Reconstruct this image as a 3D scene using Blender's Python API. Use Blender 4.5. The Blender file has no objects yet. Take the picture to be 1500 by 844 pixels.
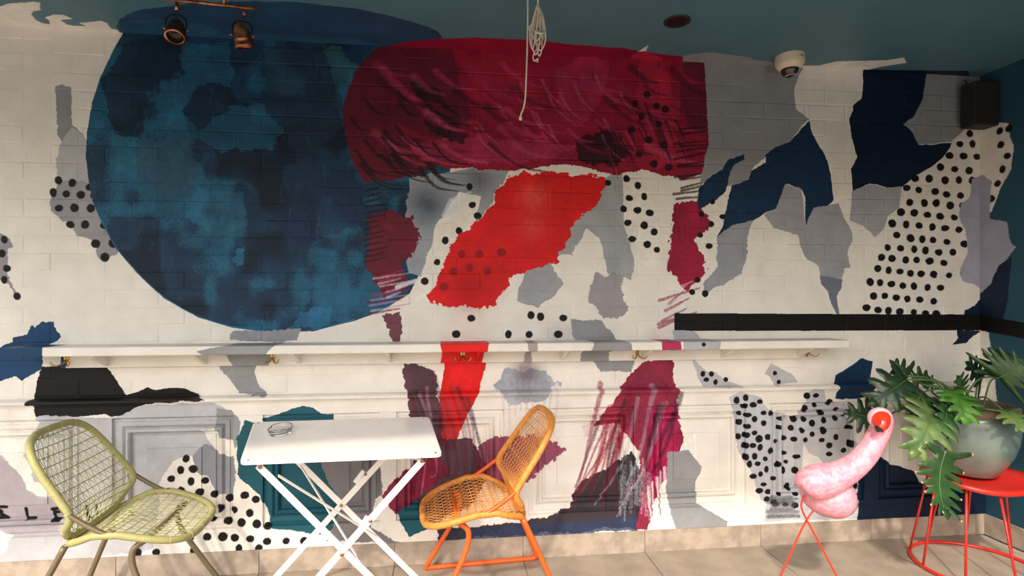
import bpy, bmesh, math, random
import numpy as np
from mathutils import Vector, Matrix, Euler

# ------------------------------------------------------------------ camera, sky, sun, exposure
SC = bpy.context.scene
COL = SC.collection
FPX, CAM_H, CAM_D, YAW = 800.0, 1.34, 2.824, math.radians(6.5)
cam_d = bpy.data.cameras.new('camera'); cam = bpy.data.objects.new('camera', cam_d); COL.objects.link(cam)
cam.location = (0, -CAM_D, CAM_H); cam.rotation_euler = (math.pi/2, 0, -YAW)
cam_d.sensor_width = 36; cam_d.lens = FPX/1500*36; cam_d.shift_y = 16/1500
cam_d.clip_start = .05
SC.camera = cam

world = bpy.data.worlds.new('sky'); SC.world = world; world.use_nodes = True
wn = world.node_tree.nodes; wl = world.node_tree.links
sky = wn.new('ShaderNodeTexSky'); sky.sky_type = 'NISHITA'; sky.sun_disc = False
sky.sun_elevation = math.radians(45); sky.sun_rotation = math.radians(201); sky.dust_density = 4.0; sky.air_density = 1.2; sky.ozone_density = .6
wl.new(sky.outputs[0], wn['Background'].inputs[0]); wn['Background'].inputs[1].default_value = .30

sun_d = bpy.data.lights.new('sun_offscreen', 'SUN'); sun = bpy.data.objects.new('sun_offscreen', sun_d); COL.objects.link(sun)
sun_d.energy = 3.0; sun_d.angle = math.radians(2.5); sun_d.color = (1.0, .90, .76)
SUN_DIR = Vector((.38, 1.0, -1.02)).normalized()
sun.rotation_euler = SUN_DIR.to_track_quat('-Z', 'Y').to_euler(); sun.location = (-2, -6, 6)

SC.view_settings.view_transform = 'Standard'; SC.view_settings.look = 'None'
SC.view_settings.gamma = 1; SC.view_settings.use_curve_mapping = False
SC.view_settings.exposure = 0.0

# ------------------------------------------------------------------ helpers
CS, SN = math.cos(YAW), math.sin(YAW)
def at(px, py, y=None, x=None, z=None, depth=None):
    r = (px-750)/FPX; u = (438-py)/FPX
    d = Vector((SN+CS*r, CS-SN*r, u))
    if y is not None: t = (y+CAM_D)/d.y
    elif x is not None: t = x/d.x
    elif z is not None: t = (z-CAM_H)/d.z
    else: t = depth
    return Vector((0, -CAM_D, CAM_H)) + d*t

def tag(o, label=None, cat=None, group=None, kind=None):
    if label: o['label'] = label
    if cat: o['category'] = cat
    if group: o['group'] = group
    if kind: o['kind'] = kind
    return o
def empty(name, loc=(0, 0, 0), rz=0):
    o = bpy.data.objects.new(name, None); COL.objects.link(o)
    o.location = loc; o.rotation_euler = (0, 0, rz); o.empty_display_size = .1
    return o
def copy_tree(o, parent=None):
    c = o.copy(); COL.objects.link(c)
    if parent: c.parent = parent
    for ch in list(o.children): copy_tree(ch, c)
    return c

class MB:
    def __init__(s): s.v = []; s.f = []; s.m = []
    def add(s, vs, fs, mi=0):
        b = len(s.v); s.v += [tuple(v) for v in vs]; s.f += [tuple(i+b for i in f) for f in fs]; s.m += [mi]*len(fs)
        return s
    def box(s, x0, x1, y0, y1, z0, z1, mi=0):
        vs = [(x, y, z) for z in (z0, z1) for y in (y0, y1) for x in (x0, x1)]
        return s.add(vs, [(0,2,3,1),(4,5,7,6),(0,1,5,4),(2,6,7,3),(0,4,6,2),(1,3,7,5)], mi)
    def bar(s, a, b, w, t, up=(0, 0, 1), mi=0):          # flat bar from a to b; w along the side axis, t along the other
        a = Vector(a); b = Vector(b); d = (b-a).normalized(); side = d.cross(Vector(up)).normalized(); n = side.cross(d)
        vs = [p+side*(w/2*i)+n*(t/2*j) for p in (a, b) for i, j in ((-1,-1),(1,-1),(1,1),(-1,1))]
        return s.add(vs, [(0,3,2,1),(4,5,6,7),(0,1,5,4),(1,2,6,5),(2,3,7,6),(3,0,4,7)], mi)
    def tube(s, pts, r, n=8, closed=False, cap=True, mi=0):
        P = [Vector(p) for p in pts]; m = len(P)
        rr = r if hasattr(r, '__len__') else [r]*m
        T = []
        for i in range(m):
            if closed: t = P[(i+1) % m]-P[i-1]
            else: t = P[min(i+1, m-1)]-P[max(i-1, 0)]
            T.append(t.normalized() if t.length > 1e-9 else Vector((0, 0, 1)))
        ref = Vector((0, 0, 1)) if abs(T[0].z) < .9 else Vector((1, 0, 0))
        u = T[0].cross(ref).normalized(); vs = []
        for i in range(m):
            u = (u - T[i]*u.dot(T[i])); u = u.normalized() if u.length > 1e-6 else T[i].orthogonal().normalized()
            w = T[i].cross(u)
            for k in range(n):
                a = 2*math.pi*k/n
                vs.append(P[i]+(u*math.cos(a)+w*math.sin(a))*rr[i])
        fs = []
        for i in range(m if closed else m-1):
            j = (i+1) % m
            for k in range(n):
                l = (k+1) % n
                fs.append((i*n+k, i*n+l, j*n+l, j*n+k))
        if not closed and cap:
            fs.append(tuple(range(n-1, -1, -1))); fs.append(tuple((m-1)*n+k for k in range(n)))
        return s.add(vs, fs, mi)
    def lathe(s, prof, n=32, c=(0, 0, 0), axis=None, mi=0, cap=True):
        M = Matrix.Identity(3) if axis is None else Vector((0, 0, 1)).rotation_difference(Vector(axis)).to_matrix()
        c = Vector(c); vs = []
        for r, z in prof:
            for k in range(n):
                a = 2*math.pi*k/n
                vs.append(c + M @ Vector((r*math.cos(a), r*math.sin(a), z)))
        fs = []
        for i in range(len(prof)-1):
            for k in range(n):
                l = (k+1) % n
                fs.append((i*n+k, i*n+l, (i+1)*n+l, (i+1)*n+k))
        if cap and prof[0][0] > 1e-5: fs.append(tuple(range(n-1, -1, -1)))
        if cap and prof[-1][0] > 1e-5: fs.append(tuple((len(prof)-1)*n+k for k in range(n)))
        return s.add(vs, fs, mi)
    def mesh(s, name, mats, smooth=False):
        me = bpy.data.meshes.new(name); me.from_pydata(s.v, [], s.f); me.update()
        for m in (mats if isinstance(mats, (list, tuple)) else [mats]): me.materials.append(m)
        me.polygons.foreach_set('material_index', s.m)
        bm = bmesh.new(); bm.from_mesh(me); bmesh.ops.remove_doubles(bm, verts=bm.verts, dist=1e-6)
        bmesh.ops.recalc_face_normals(bm, faces=bm.faces); bm.to_mesh(me); bm.free()
        if smooth: me.polygons.foreach_set('use_smooth', [True]*len(me.polygons))
        return me
    def build(s, name, mats, parent=None, smooth=False, bevel=0, loc=None, autosmooth=False):
        o = bpy.data.objects.new(name, s.mesh(name, mats, smooth)); COL.objects.link(o)
        if parent: o.parent = parent
        if loc is not None: o.location = loc
        if bevel:
            b = o.modifiers.new('bevel', 'BEVEL'); b.width = bevel; b.segments = 2; b.limit_method = 'ANGLE'; b.angle_limit = math.radians(35)
        return o
def spline(pts, n=8, closed=False):
    P = [Vector(p) for p in pts]; m = len(P); out = []
    for i in range(m if closed else m-1):
        if closed: a, b, c, d = P[i-1], P[i], P[(i+1) % m], P[(i+2) % m]
        else: a, b, c, d = P[max(i-1, 0)], P[i], P[i+1], P[min(i+2, m-1)]
        for k in range(n):
            t = k/n
            out.append(.5*((2*b)+(c-a)*t+(2*a-5*b+4*c-d)*t*t+(3*b-a-3*c+d)*t**3))
    if not closed: out.append(P[-1])
    return out

def lin(c): return tuple((v/255/12.92 if v/255 <= .04045 else ((v/255+.055)/1.055)**2.4) for v in c)
def mat(name, rgb, rough=.5, metal=0, noise=.0, nscale=20, bump=0, bscale=60, coat=0, rgb2=None, spec=.5, stretch=(1,1,1)):
    m = bpy.data.materials.new(name); m.use_nodes = True
    nt = m.node_tree; b = nt.nodes['Principled BSDF']
    b.inputs['Roughness'].default_value = rough; b.inputs['Metallic'].default_value = metal
    b.inputs['Specular IOR Level'].default_value = spec
    b.inputs['Coat Weight'].default_value = coat
    c = lin(rgb); b.inputs['Base Color'].default_value = (*c, 1)
    tc = nt.nodes.new('ShaderNodeTexCoord'); mp = nt.nodes.new('ShaderNodeMapping'); mp.inputs['Scale'].default_value = stretch
    nt.links.new(tc.outputs['Object'], mp.inputs[0])
    if noise or rgb2:
        n = nt.nodes.new('ShaderNodeTexNoise'); n.inputs['Scale'].default_value = nscale; n.inputs['Detail'].default_value = 5
        nt.links.new(mp.outputs[0], n.inputs['Vector'])
        mx = nt.nodes.new('ShaderNodeMix'); mx.data_type = 'RGBA'
        c2 = lin(rgb2) if rgb2 else tuple(v*(1-noise) for v in c)
        mx.inputs[6].default_value = (*c, 1); mx.inputs[7].default_value = (*c2, 1)
        rp = nt.nodes.new('ShaderNodeMapRange'); rp.inputs[1].default_value = .38; rp.inputs[2].default_value = .62
        nt.links.new(n.outputs[0], rp.inputs[0]); nt.links.new(rp.outputs[0], mx.inputs[0])
        nt.links.new(mx.outputs[2], b.inputs['Base Color'])
    if bump:
        n = nt.nodes.new('ShaderNodeTexNoise'); n.inputs['Scale'].default_value = bscale; n.inputs['Detail'].default_value = 4
        nt.links.new(mp.outputs[0], n.inputs['Vector'])
        bp = nt.nodes.new('ShaderNodeBump'); bp.inputs['Strength'].default_value = bump; bp.inputs['Distance'].default_value = .004
        nt.links.new(n.outputs[0], bp.inputs['Height']); nt.links.new(bp.outputs[0], b.inputs['Normal'])
    return m

# ------------------------------------------------------------------ paint: shapes filled into a grid over each painted surface
CREAM=(233,228,220); GREY=(146,147,150); LGREY=(182,182,186); DGREY=(146,147,150); SLATE=(112,116,132); LILAC=(164,164,182)
NAVY=(20,48,78); DNAVY=(13,31,54); BLACK=(15,14,15); TEAL=(30,84,98); CRIM=(142,24,52); MARO=(88,26,44); PINK=(184,52,98)
RED=(214,26,28); PLUM=(70,38,52); DOT=(18,17,18); CEILC=(82,120,134); WALLR=(40,80,98)
def vnoise(h, w, cell, seed):
    rng = np.random.default_rng(seed); gh, gw = int(h/cell)+3, int(w/cell)+3
    g = rng.random((gh, gw)).astype(np.float32)*2-1
    yy = np.arange(h)/cell; xx = np.arange(w)/cell
    y0 = yy.astype(int); x0 = xx.astype(int); fy = (yy-y0)[:, None]; fx = (xx-x0)[None, :]
    fy = fy*fy*(3-2*fy); fx = fx*fx*(3-2*fx)
    a = g[np.ix_(y0, x0)]; b = g[np.ix_(y0, x0+1)]; c = g[np.ix_(y0+1, x0)]; d = g[np.ix_(y0+1, x0+1)]
    return ((a*(1-fx)+b*fx)*(1-fy)+(c*(1-fx)+d*fx)*fy).astype(np.float32)

class Paint:
    def __init__(s, u0, u1, v0, v1, res, base, conv, seed=1):
        s.b = (u0, u1, v0, v1); s.w = int((u1-u0)/res); s.h = int((v1-v0)/res); s.res = res; s.conv = conv
        s.U = (u0+(np.arange(s.w)+.5)*res).astype(np.float32); s.V = (v0+(np.arange(s.h)+.5)*res).astype(np.float32)
        s.rgb = np.empty((s.h, s.w, 3), np.float32); s.rgb[:] = base
        n = lambda k, sd: vnoise(s.h, s.w, k/res/1000, seed*31+sd)
        s.nu = n(55, 1)*.55+n(16, 2)*.3+n(6, 3)*.18; s.nv = n(55, 4)*.55+n(16, 5)*.3+n(6, 6)*.18
        s.tone = n(90, 7)*.5+n(22, 8)*.3+n(8, 9)*.2
        s.dry = vnoise(s.h, s.w*4, 5/res/1000, seed+77)[:, :s.w]
    def sl(s, pts, pad):
        p = np.array(pts); u0, v0 = p.min(0)-pad; u1, v1 = p.max(0)+pad
        a = max(0, int((u0-s.b[0])/s.res)); b = min(s.w, int((u1-s.b[0])/s.res)+2)
        c = max(0, int((v0-s.b[2])/s.res)); d = min(s.h, int((v1-s.b[2])/s.res)+2)
        return (slice(c, d), slice(a, b)) if b > a and d > c else None
    def blend(s, k, a, col, vary=.05):
        t = (1+vary*s.tone[k])[..., None]; a = a[..., None]
        s.rgb[k] = s.rgb[k]*(1-a)+np.array(col, np.float32)*t*a
    def inside(s, k, P, amp):
        U = s.U[k[1]][None, :]+amp*s.nu[k]; V = s.V[k[0]][:, None]+amp*s.nv[k]
        ins = np.zeros(U.shape, bool)
        for i in range(len(P)):
            (x0, y0), (x1, y1) = P[i-1], P[i]
            if abs(y1-y0) < 1e-9: continue
            ins ^= ((y0 > V) != (y1 > V)) & (U < (x1-x0)*(V-y0)/(y1-y0)+x0)
        return ins
    def poly(s, pts, col, amp=.012, alpha=1., vary=.06, world=False):
        P = [s.conv(*p) for p in pts]; k = s.sl(P, amp*1.3+.004)
        if k is None: return
        s.blend(k, s.inside(k, P, amp).astype(np.float32)*alpha, col, vary)
    def dots(s, pts, r=6, col=DOT, amp=.004, rj=.15, seed=3):
        rng = random.Random(seed)
        for p in pts:
            c = s.conv(*p); e = s.conv(p[0]+r, p[1]); f = s.conv(p[0], p[1]+r)
            ru = abs(e[0]-c[0])*(1+rng.uniform(-rj, rj)); rv = abs(f[1]-c[1])*(1+rng.uniform(-rj, rj))
            k = s.sl([(c[0]-ru*1.3, c[1]-rv*1.3), (c[0]+ru*1.3, c[1]+rv*1.3)], .006)
            if k is None: continue
            U = s.U[k[1]][None, :]+amp*s.nu[k]; V = s.V[k[0]][:, None]+amp*s.nv[k]
            d = np.sqrt(((U-c[0])/ru)**2+((V-c[1])/rv)**2)
            s.blend(k, np.clip((1.12-d)/.22, 0, 1), col, .1)
    def stroke(s, pts, col, w0=4, w1=1, alpha=.9, soft=.35, dry=0., n=8, amp=.003):   # a brush stroke, widths in centimetres/3
        Q = [Vector((*s.conv(*p), 0)) for p in pts]; Q = spline(Q, n); m = len(Q)
        k = s.sl([(q.x, q.y) for q in Q], max(w0, w1)*.0036+.01)
        if k is None: return
        U = s.U[k[1]][None, :]+amp*s.nu[k]; V = s.V[k[0]][:, None]+amp*s.nv[k]
        A = np.zeros(U.shape, np.float32)
        for i in range(m-1):
            a, b = Q[i], Q[i+1]; dx, dy = b.x-a.x, b.y-a.y; L = dx*dx+dy*dy+1e-12
            t = np.clip(((U-a.x)*dx+(V-a.y)*dy)/L, 0, 1)
            d = np.sqrt((U-a.x-t*dx)**2+(V-a.y-t*dy)**2); w = (w0+(w1-w0)*(i+t)/(m-1))*.0034/2
            A = np.maximum(A, np.clip((1+soft-d/w)/(2*soft), 0, 1))
        if dry: A = A*np.clip(1-dry*(s.dry[k]*.5+.5)*1.4, 0, 1)
        s.blend(k, A*alpha, col, .1)
    def spray(s, c, r, col, alpha=.6):
        p = s.conv(*c); ru = r*.0035; k = s.sl([(p[0]-ru*2, p[1]-ru*2), (p[0]+ru*2, p[1]+ru*2)], 0)
        if k is None: return
        d2 = ((s.U[k[1]][None, :]-p[0])**2+(s.V[k[0]][:, None]-p[1])**2)/(ru*ru)
        s.blend(k, np.clip(np.exp(-d2*1.2)*(1+.5*s.tone[k]), 0, 1)*alpha, col, .05)
    def image(s, name):
        a = np.ones((s.h, s.w, 4), np.float32); a[..., :3] = np.clip(s.rgb/255, 0, 1)
        im = bpy.data.images.new(name, s.w, s.h); im.pixels.foreach_set(a.ravel()); im.update(); im.pack()
        return im

def paint_mat(name, P, ax, bump=.35, rough=.55, bscale=70):
    m = bpy.data.materials.new(name); m.use_nodes = True; nt = m.node_tree; N = nt.nodes.new; L = nt.links.new
    b = nt.nodes['Principled BSDF']; b.inputs['Roughness'].default_value = rough; b.inputs['Specular IOR Level'].default_value = .22
    g = N('ShaderNodeNewGeometry'); sp = N('ShaderNodeSeparateXYZ'); L(g.outputs['Position'], sp.inputs[0])
    cb = N('ShaderNodeCombineXYZ')
    for i, (axis, lo, hi) in enumerate(((ax[0], P.b[0], P.b[0]+P.w*P.res), (ax[1], P.b[2], P.b[2]+P.h*P.res))):
        r = N('ShaderNodeMapRange'); r.clamp = True; r.inputs[1].default_value = lo; r.inputs[2].default_value = hi
        L(sp.outputs['XYZ'.index(axis)], r.inputs[0]); L(r.outputs[0], cb.inputs[i])
    t = N('ShaderNodeTexImage'); t.image = P.image(name); t.extension = 'EXTEND'; L(cb.outputs[0], t.inputs[0])
    n = N('ShaderNodeTexNoise'); n.inputs['Scale'].default_value = 9; n.inputs['Detail'].default_value = 8; L(g.outputs['Position'], n.inputs['Vector'])
    r2 = N('ShaderNodeMapRange'); r2.inputs[1].default_value = .3; r2.inputs[2].default_value = .7; r2.inputs[3].default_value = .92; r2.inputs[4].default_value = 1.04
    L(n.outputs[0], r2.inputs[0])
    mx = N('ShaderNodeMix'); mx.data_type = 'RGBA'; mx.blend_type = 'MULTIPLY'; mx.inputs[0].default_value = 1
    L(t.outputs[0], mx.inputs[6]); L(r2.outputs[0], mx.inputs[7]); L(mx.outputs[2], b.inputs['Base Color'])
    n2 = N('ShaderNodeTexNoise'); n2.inputs['Scale'].default_value = bscale; n2.inputs['Detail'].default_value = 5
    mp = N('ShaderNodeMapping'); mp.inputs['Scale'].default_value = (1.6, 1, .7); L(g.outputs['Position'], mp.inputs[0]); L(mp.outputs[0], n2.inputs['Vector'])
    bp = N('ShaderNodeBump'); bp.inputs['Strength'].default_value = bump; bp.inputs['Distance'].default_value = .006
    L(n2.outputs[0], bp.inputs['Height']); L(bp.outputs[0], b.inputs['Normal'])
    return m

XR, ZC, DADO = 3.04, 2.622, .86
SKIRT = .115
def cw(px, py): p = at(px, py, y=0); return (p.x, p.z)
def cshelf(px, py): p = at(px, py, y=-.18); return (p.x, p.z)
def cceil(px, py): p = at(px, py, z=ZC); return (p.x, p.y)
def cright(px, py): p = at(px, py, x=XR); return (p.y, p.z)
def K(ox, oy, sc, pts): return [(ox+x/sc, oy+y/sc) for x, y in pts]
c4 = lambda *p: K(980, 60, 2.8135, p)
c5 = lambda *p: K(980, 320, 2.8135, p)
rng = random.Random(11)

# -- back wall
W = Paint(-3.2, 3.06, .08, 2.64, .0022, CREAM, cw, 2)
W.poly([(82,128),(92,123),(104,128),(105,168),(103,180),(128,205),(134,268),(82,262),(84,232),(95,215),(84,195),(80,150)], GREY)
W.poly([(86,215),(104,185),(128,205),(134,270),(82,264),(84,235)], LGREY, .008)
W.poly([(82,262),(135,268),(150,310),(170,345),(215,395),(190,390),(180,365),(168,372),(152,380),(143,380),(138,355),(125,348),(112,346),(103,325),(90,325),(73,310),(72,285),(80,275)], (156,154,160))
W.dots([(85,264),(105,268),(131,274),(77,282),(96,284),(118,285),(139,286),(86,305),(109,304),(133,305),(103,329),(125,329),(152,330),(140,357),(165,356),(153,377)], 5.8)
W.poly([(-60,330),(0,342),(15,350),(20,360),(12,365),(10,400),(18,420),(28,440),(20,432),(8,412),(-60,400)], (150,148,154))
W.dots([(6,351),(3,372),(10,393),(6,410),(24,434),(-15,355),(-20,380)], 5.5)
disc = [(190,30),(165,75),(148,110),(135,150),(127,195),(126,230),(130,270),(136,295),(148,325),(170,365),(200,400),(240,437),(290,465),(340,480),(400,488),(460,485),(520,470),(560,455),(600,430),(650,330),(670,150),(660,20)]
W.poly(disc, (26,56,84), .002, vary=.22)
kd = W.sl([W.conv(*p) for p in disc], .01); Pd = [W.conv(*p) for p in disc]
md = W.inside(kd, Pd, .002).astype(np.float32)
big = vnoise(W.h, W.w, .26/W.res, 91)[kd]; mid = vnoise(W.h, W.w, .07/W.res, 92)[kd]; fine = W.dry[kd]
blot = np.clip((big*.7+mid*.5+fine*.18-.05)/.35, 0, 1)
W.blend(kd, md*blot*.75, (38,104,136), .14)
blot = np.clip((-big*.6+vnoise(W.h, W.w, .11/W.res, 94)[kd]*.7-.2)/.3, 0, 1)
W.blend(kd, md*blot*.75, (16,30,46), .12)
for pts, col, a in (
    ([(190,60),(268,62),(270,108),(215,130),(206,205),(168,195),(150,120)], (17,36,54), .7),
    ([(268,64),(338,58),(340,125),(300,135),(330,155),(385,150),(412,190),(400,220),(330,222),(250,190),(214,140),(266,112)], (36,100,132), .6),
    ([(285,125),(325,120),(332,165),(290,190),(270,160)], (19,40,62), .8),
    ([(157,192),(200,205),(206,262),(170,250)], (40,108,132), .6), ([(200,208),(282,202),(285,285),(240,290),(205,262)], (48,82,104), .65),
    ([(290,278),(352,280),(362,330),(318,350),(270,320)], (46,106,138), .55), ([(342,370),(360,366),(356,392),(340,388)], (44,124,164), .7),
    ([(378,70),(480,65),(505,180),(440,240),(400,160)], (38,54,74), .6), ([(470,70),(500,66),(530,110),(490,120)], (52,104,108), .6),
    ([(440,456),(482,448),(488,476),(425,484)], (44,118,160), .65), ([(400,300),(520,240),(530,330),(430,360)], (28,48,82), .6)):
    W.poly(pts, col, .03, a, .2)
for i in range(46):
    x = rng.uniform(160, 520); y = rng.uniform(90, 460)
    if ((x-430)/290)**2+((y-225)/250)**2 < .9:
        W.stroke([(x, y), (x+rng.uniform(-6, 6), y+rng.uniform(8, 26))], (70,130,158), rng.uniform(3, 7), 2, .35, .6, .8)
W.stroke([(146,318),(170,362),(200,398),(240,435),(290,463),(340,478),(400,486),(460,483),(520,468)], (40,124,160), 1.6, 1.6, .7, .4, amp=.001)
W.poly([(-60,520),(0,508),(18,500),(20,495),(40,490),(45,476),(50,482),(62,474),(78,472),(80,480),(88,492),(85,500),(60,512),(62,540),(58,545),(40,552),(33,556),(20,550),(0,560),(-30,572),(-60,560)], (22,62,100), vary=.15)
W.poly([(62,538),(90,536),(110,538),(122,530),(140,528),(155,536),(165,550),(175,565),(186,578),(205,572),(215,568),(225,572),(248,568),(270,570),(290,577),(305,585),(250,587),(215,591),(190,603),(170,608),(160,604),(120,608),(60,608),(55,595),(47,590),(55,560)], BLACK, .008)
W.poly([(336,500),(338,490),(350,484),(442,482),(435,500)], (150,150,158)); W.poly([(310,524),(372,520),(374,545),(380,562),(385,570),(392,580),(370,580),(350,575),(335,555)], GREY)
# lower left
W.poly([(-60,664),(0,660),(55,608),(120,608),(170,610),(215,592),(320,588),(332,595),(330,640),(310,655),(285,665),(258,680),(240,700),(235,735),(230,803),(-60,830)], LGREY, .01)
W.poly([(-60,590),(57,590),(60,620),(50,640),(40,665),(52,680),(55,700),(75,710),(85,722),(60,725),(45,715),(38,695),(20,680),(10,665),(-60,640)], CREAM)
W.poly([(-60,655),(0,658),(20,680),(38,697),(45,716),(62,728),(84,726),(96,740),(90,775),(20,780),(-60,790)], (172,164,170), .008)
W.poly([(-60,768),(4,772),(22,782),(18,800),(0,815),(-60,840)], CREAM)
W.poly([(320,595),(345,600),(356,615),(350,650),(346,660),(330,640),(318,628)], GREY); W.poly([(285,665),(300,650),(346,666),(349,700),(342,725),(330,720),(316,720),(305,695),(290,690)], (140,142,150))
W.poly([(298,628),(318,626),(322,638),(345,645),(350,662),(340,668),(318,660),(310,650)], CREAM, .008)
W.poly([(256,674),(268,668),(283,672),(285,685),(295,694),(305,698),(318,720),(345,722),(360,716),(385,730),(395,745),(395,765),(430,770),(447,780),(440,792),(395,802),(180,812),(230,800),(235,760),(238,705)], CREAM, .008)
W.poly([(388,612),(405,607),(430,598),(445,592),(462,595),(475,605),(490,606),(490,640),(388,640)], TEAL, .006)
W.poly([(352,676),(350,640),(362,612),(378,618),(390,640),(470,640),(500,690),(525,760),(470,778),(400,770),(395,745),(383,722),(350,690)], TEAL)
W.poly([(465,660),(555,660),(562,720),(550,730),(545,770),(590,792),(480,788),(500,740)], (124,122,126)); W.poly([(578,742),(625,722),(650,760),(600,784)], TEAL, .01)
W.dots(K(0, 590, 3.3235, [(917,265),(893,320),(848,363),(942,374),(1005,372),(953,315),(983,428),(1050,440),(897,420),(1082,502),(1045,555),(1118,567),(1125,452),(1022,640),(1097,640),(940,640),(960,705),(690,714),(780,712)])
     + K(330, 590, 3.3235, [(33,455),(108,440),(160,460),(55,510),(132,525),(25,567),(92,570),(165,577),(216,588),(5,640),(60,645),(135,650),(213,662),(305,660),(392,660),(80,695),(175,693)]), 5.4)
# hand-painted capitals
for st in ([(-4,740),(14,740)], [(-4,742),(6,748),(-3,752)], [(2,750),(14,757)], [(-4,758),(13,757)], [(-2,741),(-2,758)]): W.stroke(st, BLACK, 5, 5, 1, .2, amp=.002)
for st in ([(42,743),(43,759)], [(43,758),(54,758)]): W.stroke(st, BLACK, 4.4, 3.4, 1, .2, amp=.002)
for st in ([(80,744),(92,743)], [(83,744),(83,760)], [(84,749),(91,748)], [(83,759),(92,759)]): W.stroke(st, BLACK, 4.4, 3.8, 1, .2, amp=.002)
for st in ([(134,738),(137,758)], [(135,752),(142,756),(147,752)], [(147,736),(149,753)]): W.stroke(st, BLACK, 4, 3.4, 1, .2, amp=.002)

# centre: an abstract field of ragged colour (broad crimson band, plain red sash, greys)
W.poly([(600,262),(660,250),(745,246),(700,330),(655,420),(600,400),(592,330)], (150,158,168), .02); W.spray((625,300), 26, (60,70,92), .7); W.spray((700,262), 22, (90,92,98), .6)
W.poly([(640,330),(672,282),(706,290),(690,350),(640,440),(606,440)], CREAM, .012)
W.poly([(812,330),(905,246),(925,262),(940,330),(925,410),(890,400),(880,350),(858,334),(850,352),(838,372),(800,380),(770,400)], (160,164,168), .012)
W.dots([(652,352),(672,338),(692,300),(688,274),(640,384),(622,412),(700,316),(664,366),(648,404),(804,380),(890,268),(860,300),(826,346)], 5)
W.poly([(912,252),(950,270),(966,330),(968,400),(930,380),(915,330)], CREAM, .008)
W.dots([(918,262),(934,272),(922,290),(944,288),(914,306),(934,308),(952,312),(920,326),(944,330),(958,340),(926,350),(948,358),(962,366)], 5)
W.poly([(552,70),(600,50),(700,40),(900,50),(1032,80),(1040,150),(1044,215),(1034,252),(1000,262),(940,248),(905,256),(830,240),(760,250),(640,244),(590,262),(535,268),(512,230),(500,160),(520,105)], CRIM, .012, vary=.16)
W.poly([(552,70),(600,50),(662,50),(672,120),(690,170),(660,215),(640,246),(590,262),(535,268),(512,230),(500,160),(520,105)], MARO, .014, .85, .15)
W.poly([(540,322),(566,306),(604,318),(616,352),(590,392),(596,420),(556,436),(538,392)], (104,28,46), .03, vary=.2); W.poly([(990,300),(1026,292),(1040,330),(1018,352),(1036,398),(1004,426),(976,396),(984,350)], (150,26,58), .03, vary=.2)
W.poly([(940,75),(980,80),(985,140),(1000,150),(985,190),(1010,230),(960,250),(925,180)], (176,36,64), .02, .7, .2); W.poly([(1000,90),(1036,92),(1042,200),(1010,190),(995,140)], MARO, .015, .75)
W.poly([(676,84),(770,80),(800,150),(760,190),(700,170)], (158,30,52), .03, .7, .2); W.poly([(600,212),(660,196),(760,206),(850,212),(800,236),(690,240),(620,234)], (168,50,92), .03, .7, .25)
W.poly([(812,110),(850,84),(890,90),(880,150),(850,190),(820,170)], (172,48,88), .03, .6, .25); W.poly([(840,206),(900,190),(925,225),(900,244),(850,240)], (36,16,26), .03, .8, .2)
W.poly([(600,120),(640,130),(690,190),(680,212),(630,190)], (36,16,26), .03, .7, .2)
for i in range(18):
    x = 690+rng.uniform(0, 230); y = 110+rng.uniform(0, 90); W.stroke([(x, y), (x+12, y+22), (x+34, y+40)], (206,120,146), 5, 1, .6, .5, .5)
for i in range(70):                                   # loose diagonal brushwork over the crimson band
    x = rng.uniform(540, 1000); y = rng.uniform(90, 215); l = rng.uniform(25, 80); sl = rng.uniform(.25, .6)
    W.stroke([(x, y), (x+l*.6, y+l*sl), (x+l*1.25, y+l*sl*1.3)], rng.choice([PINK, PINK, (198,84,120), (124,18,44), (60,16,30), (168,34,70)]), rng.uniform(5, 14), 2, rng.uniform(.5, .9), .5, .45)
for i in range(26):
    x = rng.uniform(515, 640); y = rng.uniform(130, 250); l = rng.uniform(20, 55)
    W.stroke([(x, y), (x+l*.5, y+l*.55), (x+l*1.2, y+l*.7)], (30,16,24), rng.uniform(4, 8), 1, .75, .4, .3)
for i in range(26):
    x = rng.uniform(860, 1000); y = rng.uniform(150, 225); l = rng.uniform(15, 45)
    W.stroke([(x, y), (x+l*.3, y+l*.6), (x+l*.4, y+l)], rng.choice([(30,16,24), (40,14,26), (190,70,108)]), rng.uniform(3, 7), 1, .7, .4, .4)
for i in range(14):
    y = 190+i*8; W.stroke([(985+rng.uniform(0, 15), y+rng.uniform(-3, 6)), (1036, y-rng.uniform(0, 8))], (26,14,22), 4, 2, .8, .4, .3)
    W.stroke([(532+rng.uniform(0, 8), y+90), (556+rng.uniform(0, 12), y+84)], (36,16,24), 4, 2, .75, .4, .3)
W.dots([(930,152),(948,138),(962,155),(940,170),(965,182),(950,205),(972,212),(936,226),(958,240),(980,245),(925,190),(975,160)], 5.2, (50,16,30))
W.poly([(740,258),(800,252),(886,258),(880,292),(838,330),(816,384),(752,404),(726,446),(660,452),(622,440),(648,396),(660,352),(706,322)], RED, .03, vary=.1)     # broad ragged red patch
W.spray((782,290), 24, (226,120,110), .5); W.spray((778,335), 22, (226,110,100), .4); W.spray((690,420), 30, (150,12,18), .6)
W.dots([(676,372),(664,398),(702,372),(688,392),(714,398),(735,370),(650,420)], 6, (150,16,22))
W.poly([(836,468),(880,470),(905,498),(930,520),(925,545),(880,545),(862,520),(840,495)], GREY, .014); W.poly([(770,396),(806,384),(826,420),(790,452),(756,440)], (156,158,164), .016)
W.poly([(872,400),(912,404),(916,460),(884,470),(862,440)], (136,132,140), .03, .8); W.spray((820,500), 30, (176,170,172), .5)
W.dots([(778,462),(792,464),(825,466),(745,490),(775,490),(818,490),(668,490),(690,466)], 5.5)
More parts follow.
